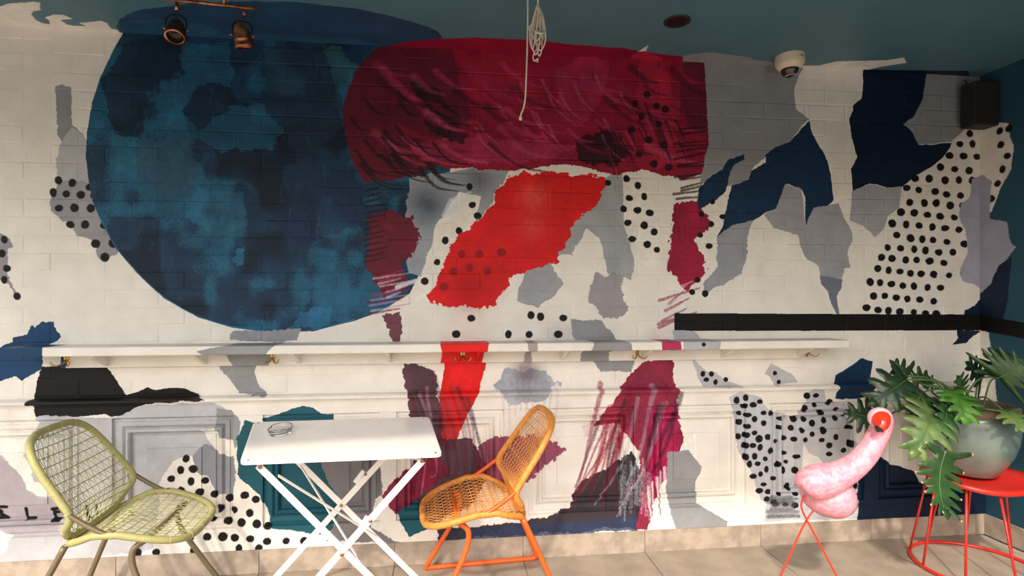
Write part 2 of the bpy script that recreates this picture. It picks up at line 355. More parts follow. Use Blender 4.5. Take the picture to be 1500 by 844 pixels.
for i in range(16): W.stroke([(540+rng.uniform(0, 30), 400+i*4), (585+rng.uniform(0, 20), 392+i*4)], rng.choice([PINK, (220,220,228), (122,26,50), (206,150,180)]), 4, 2, .75, .4, .4)
for i in range(14): W.stroke([(660-i*1.5, 292+i*3), (690-i*2, 282+i*3.2)] if i < 9 else [(580, 410+i), (610, 400+i)], (216,222,232), 4, 3, .7, .3, .3)
for i in range(12): W.stroke([(962+rng.uniform(0, 20), 430+i*5), (1000+rng.uniform(0, 30), 412+i*5)], rng.choice([(226,216,220), (168,34,84), (122,26,50), (236,230,228)]), 5, 2, .7, .4, .4)
W.poly([(560,462),(586,456),(588,505),(575,500)], MARO, .02, .8)
W.poly([(652,528),(714,524),(704,570),(682,610),(664,660),(640,650),(644,590)], RED, .01, vary=.12)                # separate red patch under the shelf
W.poly([(592,528),(640,545),(648,640),(690,640),(716,690),(690,740),(640,762),(600,720),(606,640),(596,590)], PLUM, .025, .9, .25)
W.poly([(700,650),(760,632),(800,640),(826,656),(780,700),(740,716),(700,690)], (122,28,62), .03, .75, .3)
W.poly([(560,724),(590,690),(640,668),(660,690),(620,720),(580,750)], (130,20,54), .02, .9, .25)
for i in range(18): W.stroke([(600+i*5, 560+rng.uniform(0, 30)), (610+i*6, 640+rng.uniform(-20, 60)), (600+i*6, 720+rng.uniform(-40, 30))], rng.choice([(40,22,34), (120,20,44), (196,188,196), (84,90,110)]), 5, 2, .5, .5, .5)
W.poly([(738,540),(800,545),(820,560),(790,592),(740,590),(722,565)], (150,160,174), .03, .8, .25); W.spray((772,548), 22, (86,70,84), .6)
for i in range(10): W.stroke([(735+i*9, 560+rng.uniform(-6, 6)), (738+i*8, 600+rng.uniform(0, 40))], (186,176,186), 6, 2, .5, .6, .5)
W.poly([(940,530),(985,526),(990,590),(1000,640),(985,690),(960,720),(945,770),(925,768),(935,660),(905,620),(870,625),(905,570)], (128,22,50), .018, .92, .25)
W.poly([(945,600),(992,592),(996,640),(984,676),(970,705),(946,712)], (178,26,84), .02, .8, .3)
W.poly([(836,742),(850,700),(880,690),(925,660),(938,700),(930,768),(830,776),(700,784),(640,792),(640,770),(760,764)], (44,36,44), .02, .92, .2)
W.poly([(640,775),(760,766),(860,760),(930,752),(932,772),(700,788)], (42,54,84), .014, .8, .25)
for i in range(26):
    x = rng.uniform(850, 985); W.stroke([(x+20, 560+rng.uniform(0, 60)), (x, 640+rng.uniform(0, 40)), (x-rng.uniform(0, 50), 745+rng.uniform(-40, 20))], rng.choice([(122,24,46), (122,24,46), (30,22,30), (168,176,190), (150,40,60)]), rng.uniform(5, 10), 2, .65, .4, .4)
for i in range(16): x = 908+i*3; W.stroke([(x, 690+rng.uniform(-20, 20)), (x-2, 740+rng.uniform(-10, 24))], (206,214,224), 4, 3, .6, .5, .6)
for i in range(12): x = 948+i*6; W.stroke([(x, 712-i*7), (x+2, 750-i*7+rng.uniform(-8, 20))], (240,238,236), 5, 3, .85, .3, .2)
for i in range(12): W.stroke([(870+rng.uniform(-20, 40), 600+i*5), (945+rng.uniform(-20, 20), 575+i*5)], (176,60,78), 5, 2, .3, .6, .6)
W.poly([(975,662),(1006,658),(1024,682),(1018,700),(1018,735),(1045,750),(1062,760),(1060,774),(985,770),(975,730)], GREY, .01)

# right half
W.poly(c4((145,90),(450,60),(560,100),(530,150),(515,200),(525,280),(580,320),(545,350),(500,415),(430,440),(395,480),(350,520),(330,570),(260,600),(240,600),(255,520),(310,480),(300,470),(240,490),(220,530),(170,560),(125,600),(150,480),(165,400),(150,180)), DGREY, .008)
W.poly(c4((310,468),(315,490),(270,510),(250,560),(235,620),(200,650),(150,680),(125,700),(115,660),(120,610),(160,570),(220,530),(240,490)), NAVY, .01)
W.poly(c4((580,330),(590,380),(620,440),(655,490),(668,570),(680,655),(640,690),(595,690),(590,730),(565,760),(560,640),(545,610),(490,590),(470,640),(440,690),(390,710),(350,740),(260,760),(195,810),(225,760),(240,680),(260,600),(330,570),(340,540),(400,500),(395,470),(440,435),(500,415),(545,360)), NAVY, .008, vary=.15)
W.poly(c4((480,590),(545,610),(565,765),(595,690),(700,665),(720,720),(758,790),(755,822),(730,900),(740,870),(755,810),(735,880),(750,935),(720,935),(715,980),(625,970),(620,930),(560,890),(540,840),(530,800),(430,770),(390,715),(440,690)), (158,159,164), .008)
W.poly(c5((625,235),(715,250),(710,290),(690,320),(705,395),(690,390),(660,330),(655,300),(628,270)), SLATE, .006)
W.poly(c4((755,620),(830,588),(890,605),(960,595),(950,690),(905,720),(880,780),(850,808),(800,760),(745,740)), (164,165,170), .006)
W.poly(c4((800,100),(830,90),(1060,100),(1070,160),(1045,240),(1010,310),(965,345),(1000,370),(1030,430),(1165,420),(1160,440),(1120,490),(1080,520),(1010,560),(960,600),(900,605),(830,585),(760,618),(750,530),(775,480),(755,400),(745,320),(760,265),(795,240)), DNAVY, .006, vary=.12)
W.poly(c4((1070,100),(1300,100),(1300,330),(1240,345),(1200,380),(1165,415),(1030,428),(1000,370),(965,345),(1010,310),(1045,240)), DGREY, .005)
W.poly(c4((195,810),(260,760),(350,740),(330,780),(320,850),(325,870),(300,960),(230,1000),(180,1020),(150,1050),(140,1000),(200,930)), (150,153,162), .012)
W.dots(c4((180,663),(134,713),(222,725),(174,755),(130,800),(165,845)) + c5((118,252),(95,303),(148,310)), 4.2)
dts = c4((1238,382),(1308,382),(1200,424),(1252,424),(1316,432),(1157,472),(1215,475),(1271,478),(1332,485),(1120,520),(1178,528),(1238,535),(1327,537),(1015,566),(1072,568),(1138,574),(1196,573),(1252,576),(980,605),(1029,615),(1097,620),(1145,632),(1201,637),(992,666),(1053,668),(1102,668),(1161,678),(1212,680),(957,706),(1011,710),(1066,716),(1118,723),(1176,728),(920,752),(978,757),(1031,761),(1086,768),(1139,772),(1195,777),(938,800),(995,813),(1045,817),(1090,820),(1146,827))
dts += c5((900,121),(955,123),(1011,127),(1058,131),(1112,140),(1170,139),(1218,105),(876,160),(919,166),(977,171),(1022,171),(1075,176),(1134,184),(861,207),(907,214),(952,219),(996,227),(1040,229),(1091,231),(1155,235),(831,262),(872,264),(918,270),(964,278),(1010,279),(1066,284),(1120,286),(845,318),(891,319),(938,327),(983,332),(1035,335),(1091,341),(815,368),(862,377),(906,381),(952,384),(1009,386),(1058,392),(1102,394))
W.dots(dts, 5)
W.poly([(1425,262),(1445,256),(1445,428),(1425,415),(1410,412),(1405,400),(1418,370),(1415,340),(1405,320),(1408,300),(1420,290)], LILAC, .006)
W.poly([(1445,428),(1428,448),(1413,455),(1413,465),(1445,465)], DNAVY, .006)
W.poly([(988,459),(1445,461),(1445,484),(988,485)], BLACK, .0015, vary=.12)
W.poly([(1402,484),(1440,484),(1425,492),(1415,502),(1395,505),(1404,495)], DNAVY, .006)
W.poly([(985,484),(1016,484),(1030,500),(1050,515),(1020,520),(990,510)], LGREY, .008)
W.poly([(1012,522),(1035,545),(1048,545),(1065,558),(1085,565),(1080,567),(1030,566),(1022,552)], LGREY, .006); W.dots([(1030,548),(1042,548),(1035,556),(1048,560),(1063,556),(1012,520),(1022,516)], 3.6)
W.poly([(1120,548),(1130,533),(1142,540),(1160,548),(1170,560),(1135,565),(1128,552)], LGREY, .006); W.dots([(1135,547),(1141,560)], 3)
W.poly([(1222,560),(1225,550),(1250,535),(1262,525),(1280,530),(1275,550),(1272,580),(1240,583),(1218,582)], NAVY, .008)
pan = [(1063,580),(1080,572),(1110,580),(1112,590),(1122,600),(1145,605),(1155,615),(1175,590),(1175,575),(1185,567),(1200,570),(1205,585),(1235,590),(1240,600),(1245,640),(1262,660),(1255,720),(1258,757),(1115,760),(1118,735),(1110,730),(1095,690),(1080,660),(1072,630),(1070,600)]
W.poly(pan, (190,192,198), .008)
W.poly([(1172,648),(1180,662),(1195,668),(1205,680),(1200,700),(1170,690)], CREAM, .004)
pd = []
for i in range(2200):
    p = (rng.uniform(1064, 1260), rng.uniform(574, 738))
    ins = False
    for j in range(len(pan)):
        (x0, y0), (x1, y1) = pan[j-1], pan[j]
        if (y0 > p[1]) != (y1 > p[1]) and p[0] < (x1-x0)*(p[1]-y0)/(y1-y0)+x0: ins = not ins
    if ins and not (1166 < p[0] < 1206 and 648 < p[1] < 700) and all((p[0]-q[0])**2+(p[1]-q[1])**2 > (110 if p[0] < 1120 else 170) for q in pd): pd.append(p)
W.dots(pd, 4.1, rj=.3)
for i in range(9): W.stroke([(1118+rng.uniform(0, 10), 726+i*3.4), (1162+rng.uniform(-6, 4), 726+i*3.4)], rng.choice([(48,46,48), (80,80,84), (130,130,134)]), 6, 4, .7, .5, .4)
W.poly([(1250,760),(1253,700),(1270,682),(1285,668),(1300,678),(1335,690),(1350,712),(1460,705),(1460,765)], DNAVY, .008, vary=.2)
W.poly([(1252,690),(1264,676),(1262,640),(1270,640),(1278,668)], DNAVY, .006)
WALL = paint_mat('painted_brick_wall', W, 'XZ')

# -- shelf
S = Paint(-2.05, 2.2, .98, 1.16, .0025, CREAM, cshelf, 5)
S.poly([(0,480),(60,480),(62,524),(58,560),(0,560)], (24,64,102), .004)
S.poly([(288,515),(330,506),(350,480),(430,480),(400,508),(386,522),(380,530),(372,560),(330,560),(312,528)], GREY, .006)
S.poly([(640,480),(722,480),(712,522),(704,560),(640,560),(648,520)], (224,30,28), .003)
S.poly([(862,524),(870,505),(866,480),(895,480),(925,503),(928,514),(905,520),(908,560),(862,560)], GREY, .006)
S.poly([(968,480),(996,480),(998,516),(970,518)], PINK, .004); S.poly([(1003,480),(1060,490),(1052,516),(1000,518)], LGREY, .006); S.dots([(1031,505)], 3)
S.poly([(770,480),(790,480),(786,520),(790,560),(768,560),(776,520)], (120,104,112), .01, .6)
SHELF = paint_mat('painted_shelf', S, 'XZ', .1, .45)

# -- ceiling
CE = Paint(-3.2, 3.06, -1.25, .02, .004, CEILC, cceil, 7)
c8 = lambda *p: K(0, 0, 5.627, p)
CE.poly([(-80,60),(-60,10)]+c8((0,50),(60,30),(270,15),(330,20),(330,75),(350,80),(270,95),(260,120),(300,165),(350,190),(410,200),(400,165),(370,145),(440,120),(530,125),(600,155),(500,165),(560,205),(620,215),(710,215),(650,190),(830,170),(880,190),(920,240),(1030,250),(1030,300),(0,250)), CREAM, .003)
CE.poly([(170,42),(176,28),(200,15),(270,6),(340,2),(430,2),(520,12),(600,30),(640,45),(668,75),(660,110),(190,60)], (40,70,102), .006, vary=.15)
CE.poly([(180,32),(230,28),(300,34),(330,50),(420,52),(520,56),(560,66),(560,110),(190,60)], (44,96,126), .02, .55, .2)
CE.poly([(535,85),(560,68),(620,58),(700,55),(790,60),(850,66),(905,70),(960,78),(1010,85),(1038,98),(1038,120),(535,110)], CRIM, .01, vary=.12)
CE.poly([(925,82),(942,74),(970,84),(965,110),(925,110)], (180,40,66), .006); CE.poly([(934,76),(950,66),(946,75)], CREAM, .002)
CE.poly([(1000,82),(1035,76),(1100,84),(1103,88),(1150,92),(1160,120),(1000,120)], DGREY, .004)
CE.poly([(1150,96),(1200,96),(1225,90),(1300,88),(1325,84),(1328,92),(1290,98),(1265,104),(1265,125),(1150,125)], CREAM, .003)
CE.poly([(1265,102),(1420,104),(1420,130),(1265,130)], DNAVY, .004)
CEILM = paint_mat('painted_ceiling', CE, 'XY', .12, .4, 120)

# -- right wall
R = Paint(-2.5, .02, .08, 2.64, .004, WALLR, cright, 9)
R.poly([(1425,180),(1477,180),(1479,200),(1485,215),(1480,250),(1466,275),(1452,310),(1425,330)], CREAM, .005)
R.dots(c4((1362,370),(1367,428),(1393,474),(1373,530),(1353,588),(1326,650),(1400,360)), 5)
R.poly([(1425,255),(1440,257),(1452,265),(1449,320),(1475,325),(1480,355),(1488,362),(1475,380),(1452,420),(1425,440)], LILAC, .005)
R.poly([(1425,440),(1452,416),(1462,390),(1482,376),(1476,440),(1470,466),(1425,466)], DNAVY, .006)
R.poly([(1425,480),(1448,485),(1455,530),(1458,560),(1462,600),(1425,600)], CREAM, .005)
R.poly([(1425,458.5),(1436,461),(1500,473),(1560,484),(1560,507),(1500,496),(1436,484),(1425,482)], BLACK, .001)
RIGHTM = paint_mat('painted_right_wall', R, 'YZ', .15, .5)

# ------------------------------------------------------------------ plain materials
M_TILE = mat('floor_tile', (164,150,134), .55, noise=.22, nscale=7, bump=.15, bscale=90)
M_GROUT = mat('grout', (156,150,142), .8)
M_SKIRT = mat('skirting_tile', (176,160,144), .55, rgb2=(152,138,124), nscale=16, bump=.12, bscale=120)
M_WHITE = mat('white_powder_coat', (240,236,230), .32, coat=.2, noise=.04, nscale=12)
M_BRASS = mat('brass', (206,172,104), .28, 1, noise=.2, nscale=60)
M_COPPER = mat('aged_copper', (214,142,110), .33, 1, rgb2=(150,84,58), nscale=30)
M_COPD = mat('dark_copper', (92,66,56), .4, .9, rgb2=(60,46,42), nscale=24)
M_BLACKM = mat('black_metal', (24,24,28), .4, .4)
M_SPK = mat('black_speaker', (38,30,28), .6, noise=.2, nscale=80)
M_GRILLE = mat('speaker_cloth', (34,27,25), .85, bump=.4, bscale=300)
M_CAMW = mat('camera_cream_plastic', (226,214,184), .45)
M_PRINT = mat('grey_print', (130,122,104), .6)
M_ROPE = mat('white_cord', (238,228,208), .75, bump=.5, bscale=400)
M_STEEL = mat('rivet', (176,126,104), .3, .9)
M_SCREW = mat('small_screw', (60,52,46), .4, .8)

# ------------------------------------------------------------------ the setting
floor = MB().box(-9, 9, -14, .1, -.12, -.008).build('floor', M_GROUT); tag(floor, kind='structure')
tile_m = [MB().box(.0025, .6475, .0025, .6475, -.012, 0).mesh('tile', M_TILE) for _ in range(1)][0]
for i in range(-7, 4):
    for j in range(5):
        x = 1.025+.65*i
        if x+.65 > XR+.5: continue
        o = bpy.data.objects.new('tile', tile_m); COL.objects.link(o); o.parent = floor
        o.location = (x, -.65*(j+1)-.004, rng.uniform(-.0006, .0006))
        if x+.65 > XR: o.scale.x = (XR-.003-x)/.65

wall = MB().box(-3.2, XR+.15, .0024, .16, -.01, 2.8).build('wall_back', WALL); tag(wall, kind='structure')
bw, bh = .24, .086
variants = []
for k in range(8):
    r = random.Random(k); w, h = (bw-.005)/2, (bh-.005)/2; b = .0045; d = .0006+r.uniform(-.0012, .0012)
    j = lambda a: r.uniform(-a, a)
    back = [(-w+j(.002), .005, -h+j(.0015)), (w+j(.002), .005, -h+j(.0015)), (w+j(.002), .005, h+j(.0015)), (-w+j(.002), .005, h+j(.0015))]
    mid = [(x*1.0, .0018, z) for x, y, z in back]
    fr = [(x-math.copysign(b+abs(j(.003)), x), d+j(.0008), z-math.copysign(b, z)+j(.001)) for x, y, z in back]
    q = MB(); q.add(back+mid+fr, [(0,1,5,4),(1,2,6,5),(2,3,7,6),(3,0,4,7),(4,5,9,8),(5,6,10,9),(6,7,11,10),(7,4,8,11),(8,9,10,11)])
    variants.append(q)
vm = [q.mesh('brick', WALL) for q in variants]
slots = []
row = 0; z = DADO+.012
while z < ZC:
    n = -14
    while True:
        x = -3.2+(n+14)*bw+(bw/2 if row % 2 else 0)+bw/2; n += 1
        if x+bw/2 > XR+.02: break
        slots.append((x, z+bh/2, rng.randrange(8)))
    row += 1; z += bh
def seen(s):        # nearer the centre of the room and in view first
    return abs(s[0]-.75)+.12*abs(s[1]-1.8)
order = sorted(slots, key=seen)
restm = MB()
for i, (x, zz, k) in enumerate(order):
    if zz+bh/2 > ZC+.03: zz = ZC+.03-bh/2
    if i < 300:
        o = bpy.data.objects.new('brick', vm[k]); COL.objects.link(o); o.parent = wall; o.location = (x, 0, zz)
    else: restm.add([(a+x, b_, c+zz) for a, b_, c in variants[k].v], variants[k].f)
o = restm.build('brick_courses', WALL, wall); tag(o, kind='stuff')

wr = MB().box(XR, XR+.15, -2.4, .004, -.01, 2.8).build('wall_right', RIGHTM); tag(wr, kind='structure')
ceil = MB().box(-3.2, XR+.15, -1.95, .16, ZC, ZC+.2).build('ceiling', CEILM); tag(ceil, kind='structure')

shade_board = MB().box(-3.2, XR+.15, -2.01, -1.95, 2.26, ZC+.2).build('added_shade_board', mat('shade_board_teal', (52,72,78), .6)); tag(shade_board, kind='structure')   # added unseen board at the roof edge, hung to darken the upper wall
# skirting tiles
bb = MB().box(-3.2, XR, -.028, .004, 0, SKIRT-.002).build('baseboard_back', M_GROUT); tag(bb, kind='structure')
sk = MB().box(.0015, .6485, -.036, -.026, .001, SKIRT).mesh('tile', M_SKIRT)
for i in range(-6, 4):
    x = 1.025+.65*i; o = bpy.data.objects.new('tile', sk); COL.objects.link(o); o.parent = bb; o.location = (x, rng.uniform(-.001, .001), 0)
    if x+.65 > XR-.014: o.scale.x = (XR-.015-x)/.65
br = MB().box(XR-.006, XR, -2.4, -.014, 0, SKIRT-.002).build('baseboard_right', M_GROUT); tag(br, kind='structure')
sk2 = MB().box(-.014, -.004, .0015, .6485, .001, SKIRT).mesh('tile', M_SKIRT)
for i in range(3): o = bpy.data.objects.new('tile', sk2); COL.objects.link(o); o.parent = br; o.location = (XR, -.665-.65*i, 0)

# wainscot
PAN = [(-2.95,-2.39),(-2.29,-1.73),(-1.594,-1.044),(-.909,-.347),(-.268,.277),(.404,.967),(1.035,1.592),(1.73,2.287),(2.37,2.925)]
PZ0, PZ1, FY = .225, .772, -.034
wn_ = MB().box(-3.2, XR, -.001, .004, SKIRT, DADO).build('trim_1', WALL); tag(wn_, kind='structure')
MB().box(-3.2, XR, FY, -.003, PZ1, DADO-.03).build('top_rail', WALL, wn_, bevel=.002)
MB().box(-3.2, XR, FY, -.003, SKIRT, PZ0).build('bottom_rail', WALL, wn_, bevel=.002)
q = MB(); prof = [(0, DADO+.006),(-.034, DADO+.004),(-.048, DADO-.002),(-.050, DADO-.012),(-.045, DADO-.018),(-.039, DADO-.024),(-.035, DADO-.034),(-.004, DADO-.034)]
q.add([(x, y, z) for x in (-3.2, XR) for y, z in prof], [(i, i+1, i+9, i+8) for i in range(7)]+[tuple(range(8)), tuple(range(15, 7, -1))]); q.build('ledge_moulding', WALL, wn_)
edges = [-3.2]+[v for p in PAN for v in p]+[XR]
for i in range(0, len(edges), 2): MB().box(edges[i], edges[i+1], FY, -.003, PZ0, PZ1).build('stile', WALL, wn_)
steps = [(0,-.034),(.002,-.016),(.020,-.018),(.021,-.024),(.040,-.022),(.050,-.010),(.057,-.026),(.068,-.030),(.074,-.022),(.076,-.004),(.088,-.004),(.091,-.010),(.150,-.020),(.151,-.026)]
for x0, x1 in PAN:
    q = MB(); vs = []; fs = []
    for ins, y in steps: vs += [(x0+ins, y, PZ0+ins), (x1-ins, y, PZ0+ins), (x1-ins, y, PZ1-ins), (x0+ins, y, PZ1-ins)]
    for i in range(len(steps)-1):
        for k in range(4): fs.append((i*4+k, i*4+(k+1) % 4, i*4+4+(k+1) % 4, i*4+4+k))
    fs.append(tuple((len(steps)-1)*4+k for k in range(4))); q.add(vs, fs); q.build('panel', WALL, wn_)

# ------------------------------------------------------------------ shelf and hooks
sh = empty('wall_shelf', (0, 0, 1.013)); tag(sh, 'long cream wall shelf with painted colour patches on small wedge brackets', 'shelf')
def under(o, p): o.parent = p; o.matrix_parent_inverse = Matrix.Translation(p.location).inverted(); return o
SX0, SX1 = -1.965, 2.085
under(MB().box(SX0, SX1, -.18, -.004, 1.082, 1.124).build('board', SHELF, bevel=.006), sh)
under(MB().box(SX0+.14, SX1-.03, -.022, -.003, 1.013, 1.082).build('back_rail', SHELF, bevel=.002), sh)
for k in range(9):
    x = -1.62+.44*k; q = MB(); h = .009
    q.add([(x+s*h, y, z) for s in (-1, 1) for y, z in ((-.022, 1.082), (-.15, 1.082), (-.13, 1.068), (-.022, 1.02))], [(0,1,2,3),(7,6,5,4),(0,4,5,1),(1,5,6,2),(2,6,7,3),(3,7,4,0)])
    under(q.build('bracket', SHELF), sh)
hk = empty('coat_hook')
q = MB(); q.add([(x, y, z) for y in (-.001, -.005) for x, z in ((-.012,.012),(.012,.012),(.011,-.004),(.006,-.018),(-.006,-.018),(-.011,-.004))], [(0,1,2,3,4,5),(11,10,9,8,7,6)]+[(i, (i+1) % 6, 6+(i+1) % 6, 6+i) for i in range(6)])
q.build('back_plate', M_BRASS, hk, bevel=.001)
for s in (-1, 1):
    MB().tube(spline([(s*.002,-.005,-.006),(s*.010,-.020,-.024),(s*.024,-.036,-.031),(s*.036,-.044,-.024),(s*.040,-.046,-.012)], 5), [.0042]*5+[.0036]*10+[.0032]*5+[.005], 8).build('prong', M_BRASS, hk, smooth=True)
for dz in (.006, -.008): MB().lathe([(.003,0),(.003,.0015),(.0001,.002)], 10, (0,-.005,dz), (0,-1,0)).build('screw', M_SCREW, hk)
hl = ['brass double coat hook under the shelf beside the blue-painted shelf end', 'brass double coat hook under shelf on cream rail beside grey patch', 'brass double coat hook on the red-painted stretch of shelf rail', 'brass double coat hook between the grey patch and pink patch of shelf', 'brass double coat hook under the shelf end nearest the potted plant']
for i, (px, py) in enumerate(((98,528),(400,524),(678,521),(933,518),(1182,517))):
    o = hk if i == 0 else copy_tree(hk)
    p = at(px, py, y=-.022); o.location = (p.x, -.0215, 1.058); tag(o, hl[i], 'coat hook', 'brass hooks under the shelf')

# ------------------------------------------------------------------ folding table
tb = empty('folding_table'); A = [at(351,678,depth=2.07), at(648,666,depth=2.05), at(629,611,depth=2.50), at(371.5,619,depth=2.50)]
cx = sum((a.x for a in A))/4; cy = sum((a.y for a in A))/4
tb.location = (cx, cy, 0); tag(tb, 'white metal folding bistro table with crossed flat legs', 'table')
o_ = Vector((cx, cy, 0)); A = [a-o_ for a in A]
loop = []
for i in range(4):
    p, a, b = A[i], A[i-1], A[(i+1) % 4]; da = (a-p).normalized()*.028; db = (b-p).normalized()*.028
    for t in (0, .25, .5, .75, 1): loop.append(p+da*(1-t)**2+db*t*t)
n = len(loop); th = Vector((0, 0, -.010)); cen = sum(loop, Vector())/n
q = MB(); ins = [p+(cen-p).normalized()*.004 for p in loop]
q.add([p+Vector((0,0,.002)) for p in ins]+loop+[p+th for p in loop]+[p+th*.4+(cen-p).normalized()*.012 for p in loop], [tuple(range(n))]+[(k*n+i, k*n+(i+1) % n, (k+1)*n+(i+1) % n, (k+1)*n+i) for k in range(3) for i in range(n)]+[tuple(range(4*n-1, 3*n-1, -1))])
q.build('table_top', M_WHITE, tb)
for p, d in ((A[0], (A[2]-A[0])), (A[1], (A[3]-A[1])), (A[2], A[0]-A[2]), (A[3], A[1]-A[3])):
    c = p+d.normalized()*.03; MB().lathe([(.004,0),(.004,.0035),(.0001,.004)], 10, c).build('screw', M_SCREW, tb)
ex = (A[1]-A[0]).normalized(); 
def leg(px0, py0, px1, py1, dep, off):
    a = at(px0, py0, depth=dep)-o_; b = at(px1, py1, depth=dep)-o_
    t = (-a.z+.004)/(b.z-a.z); b = a+(b-a)*t; f = Vector((-SN*0, 1, 0))
    return a+f*off, b+f*off
legs = [leg(378,682,541,844,2.10,0), leg(619,674,468,844,2.10,-.008), leg(416,656,607,844,2.44,0), leg(570,662,405,844,2.44,-.008)]
for a, b in legs: MB().bar(a, b, .026, .006, up=(0,1,0)).build('leg', M_WHITE, tb, bevel=.001)
for px, py, dep in ((501.5,810.5,2.10),(382,683,2.10),(618.5,674,2.10),(543.5,761.5,2.10),(500.6,739,2.44),(536,693.5,2.44)):
    c = at(px, py, depth=dep)-o_+Vector((0,-.012,0)); MB().lathe([(.0075,-.003),(.0075,.002),(.004,.004),(.0001,.0045)], 12, c, (0,-1,0)).build('rivet', M_STEEL, tb)
P3 = lambda px, py, d: at(px, py, depth=d)-o_
MB().bar(P3(408,697,2.12), P3(552,786,2.42), .005, .012, up=(0,1,0)).build('brace', M_WHITE, tb)
MB().bar(P3(440,682,2.40), P3(541,844,2.14), .005, .012, up=(0,1,0)).build('brace', M_WHITE, tb)
MB().bar(P3(524,782,2.095), P3(539,757,2.095), .022, .010, up=(0,1,0)).build('latch', M_WHITE, tb, bevel=.001)
MB().bar(P3(520,707,2.435), P3(533,690,2.435), .020, .010, up=(0,1,0)).build('latch', M_WHITE, tb, bevel=.001)
for (a0, b0), (a1, b1) in ((legs[0], legs[2]), (legs[1], legs[3])):
    MB().tube([a0, a1], .005, 8).build('support_bar', M_WHITE, tb, smooth=True)
# glass ashtray on the table
def on_table(px, py):       # point of the (sloping) table top seen there
    nrm = (A[1]-A[0]).cross(A[3]-A[0]).normalized(); p0 = A[0]+o_; cpos = Vector((0,-CAM_D,CAM_H)); d = at(px, py, depth=1)-cpos
    return cpos+d*((p0-cpos).dot(nrm)/d.dot(nrm)), nrm
gl = bpy.data.materials.new('clear_glass'); gl.use_nodes = True; b = gl.node_tree.nodes['Principled BSDF']
b.inputs['Transmission Weight'].default_value = 1; b.inputs['Roughness'].default_value = .03; b.inputs['IOR'].default_value = 1.45; b.inputs['Base Color'].default_value = (1,1,1,1)
gc, gn = on_table(412, 635); gc = gc+gn*.0025
q = MB(); nn = 48; prof = [(.0001,.0),(.046,.0),(.050,.004),(.0515,.024),(.050,.030),(.047,.030),(.0455,.024),(.042,.008),(.0001,.007)]
vs = []
for r, z in prof:
    for k in range(nn):
        a = 2*math.pi*k/nn; dip = .010*max(0, math.cos(2*a+.5))**30 if z > .02 else 0
        vs.append((r*math.cos(a), r*math.sin(a), z-dip))
q.add(vs, [(i*nn+k, i*nn+(k+1) % nn, (i+1)*nn+(k+1) % nn, (i+1)*nn+k) for i in range(len(prof)-1) for k in range(nn)])
ash = q.build('ashtray', gl, smooth=True); ash.location = gc; ash.rotation_euler = Vector((0,0,1)).rotation_difference(gn).to_euler()
tag(ash, 'round clear glass ashtray on the white folding table', 'ashtray')
cb = empty('cigarette_butt', gc+gn*.0125+Vector((.016,-.008,0))); tag(cb, 'cigarette butt with tan filter lying in the glass ashtray', 'cigarette')
MB().tube([(-.004,.002,0),(.012,.006,0)], .004, 10).build('filter', mat('filter_tan', (214,160,84), .8), cb); MB().tube([(.012,.006,0),(.019,.008,.001)], .0039, 10).build('paper', mat('cigarette_paper', (236,228,214), .8), cb)

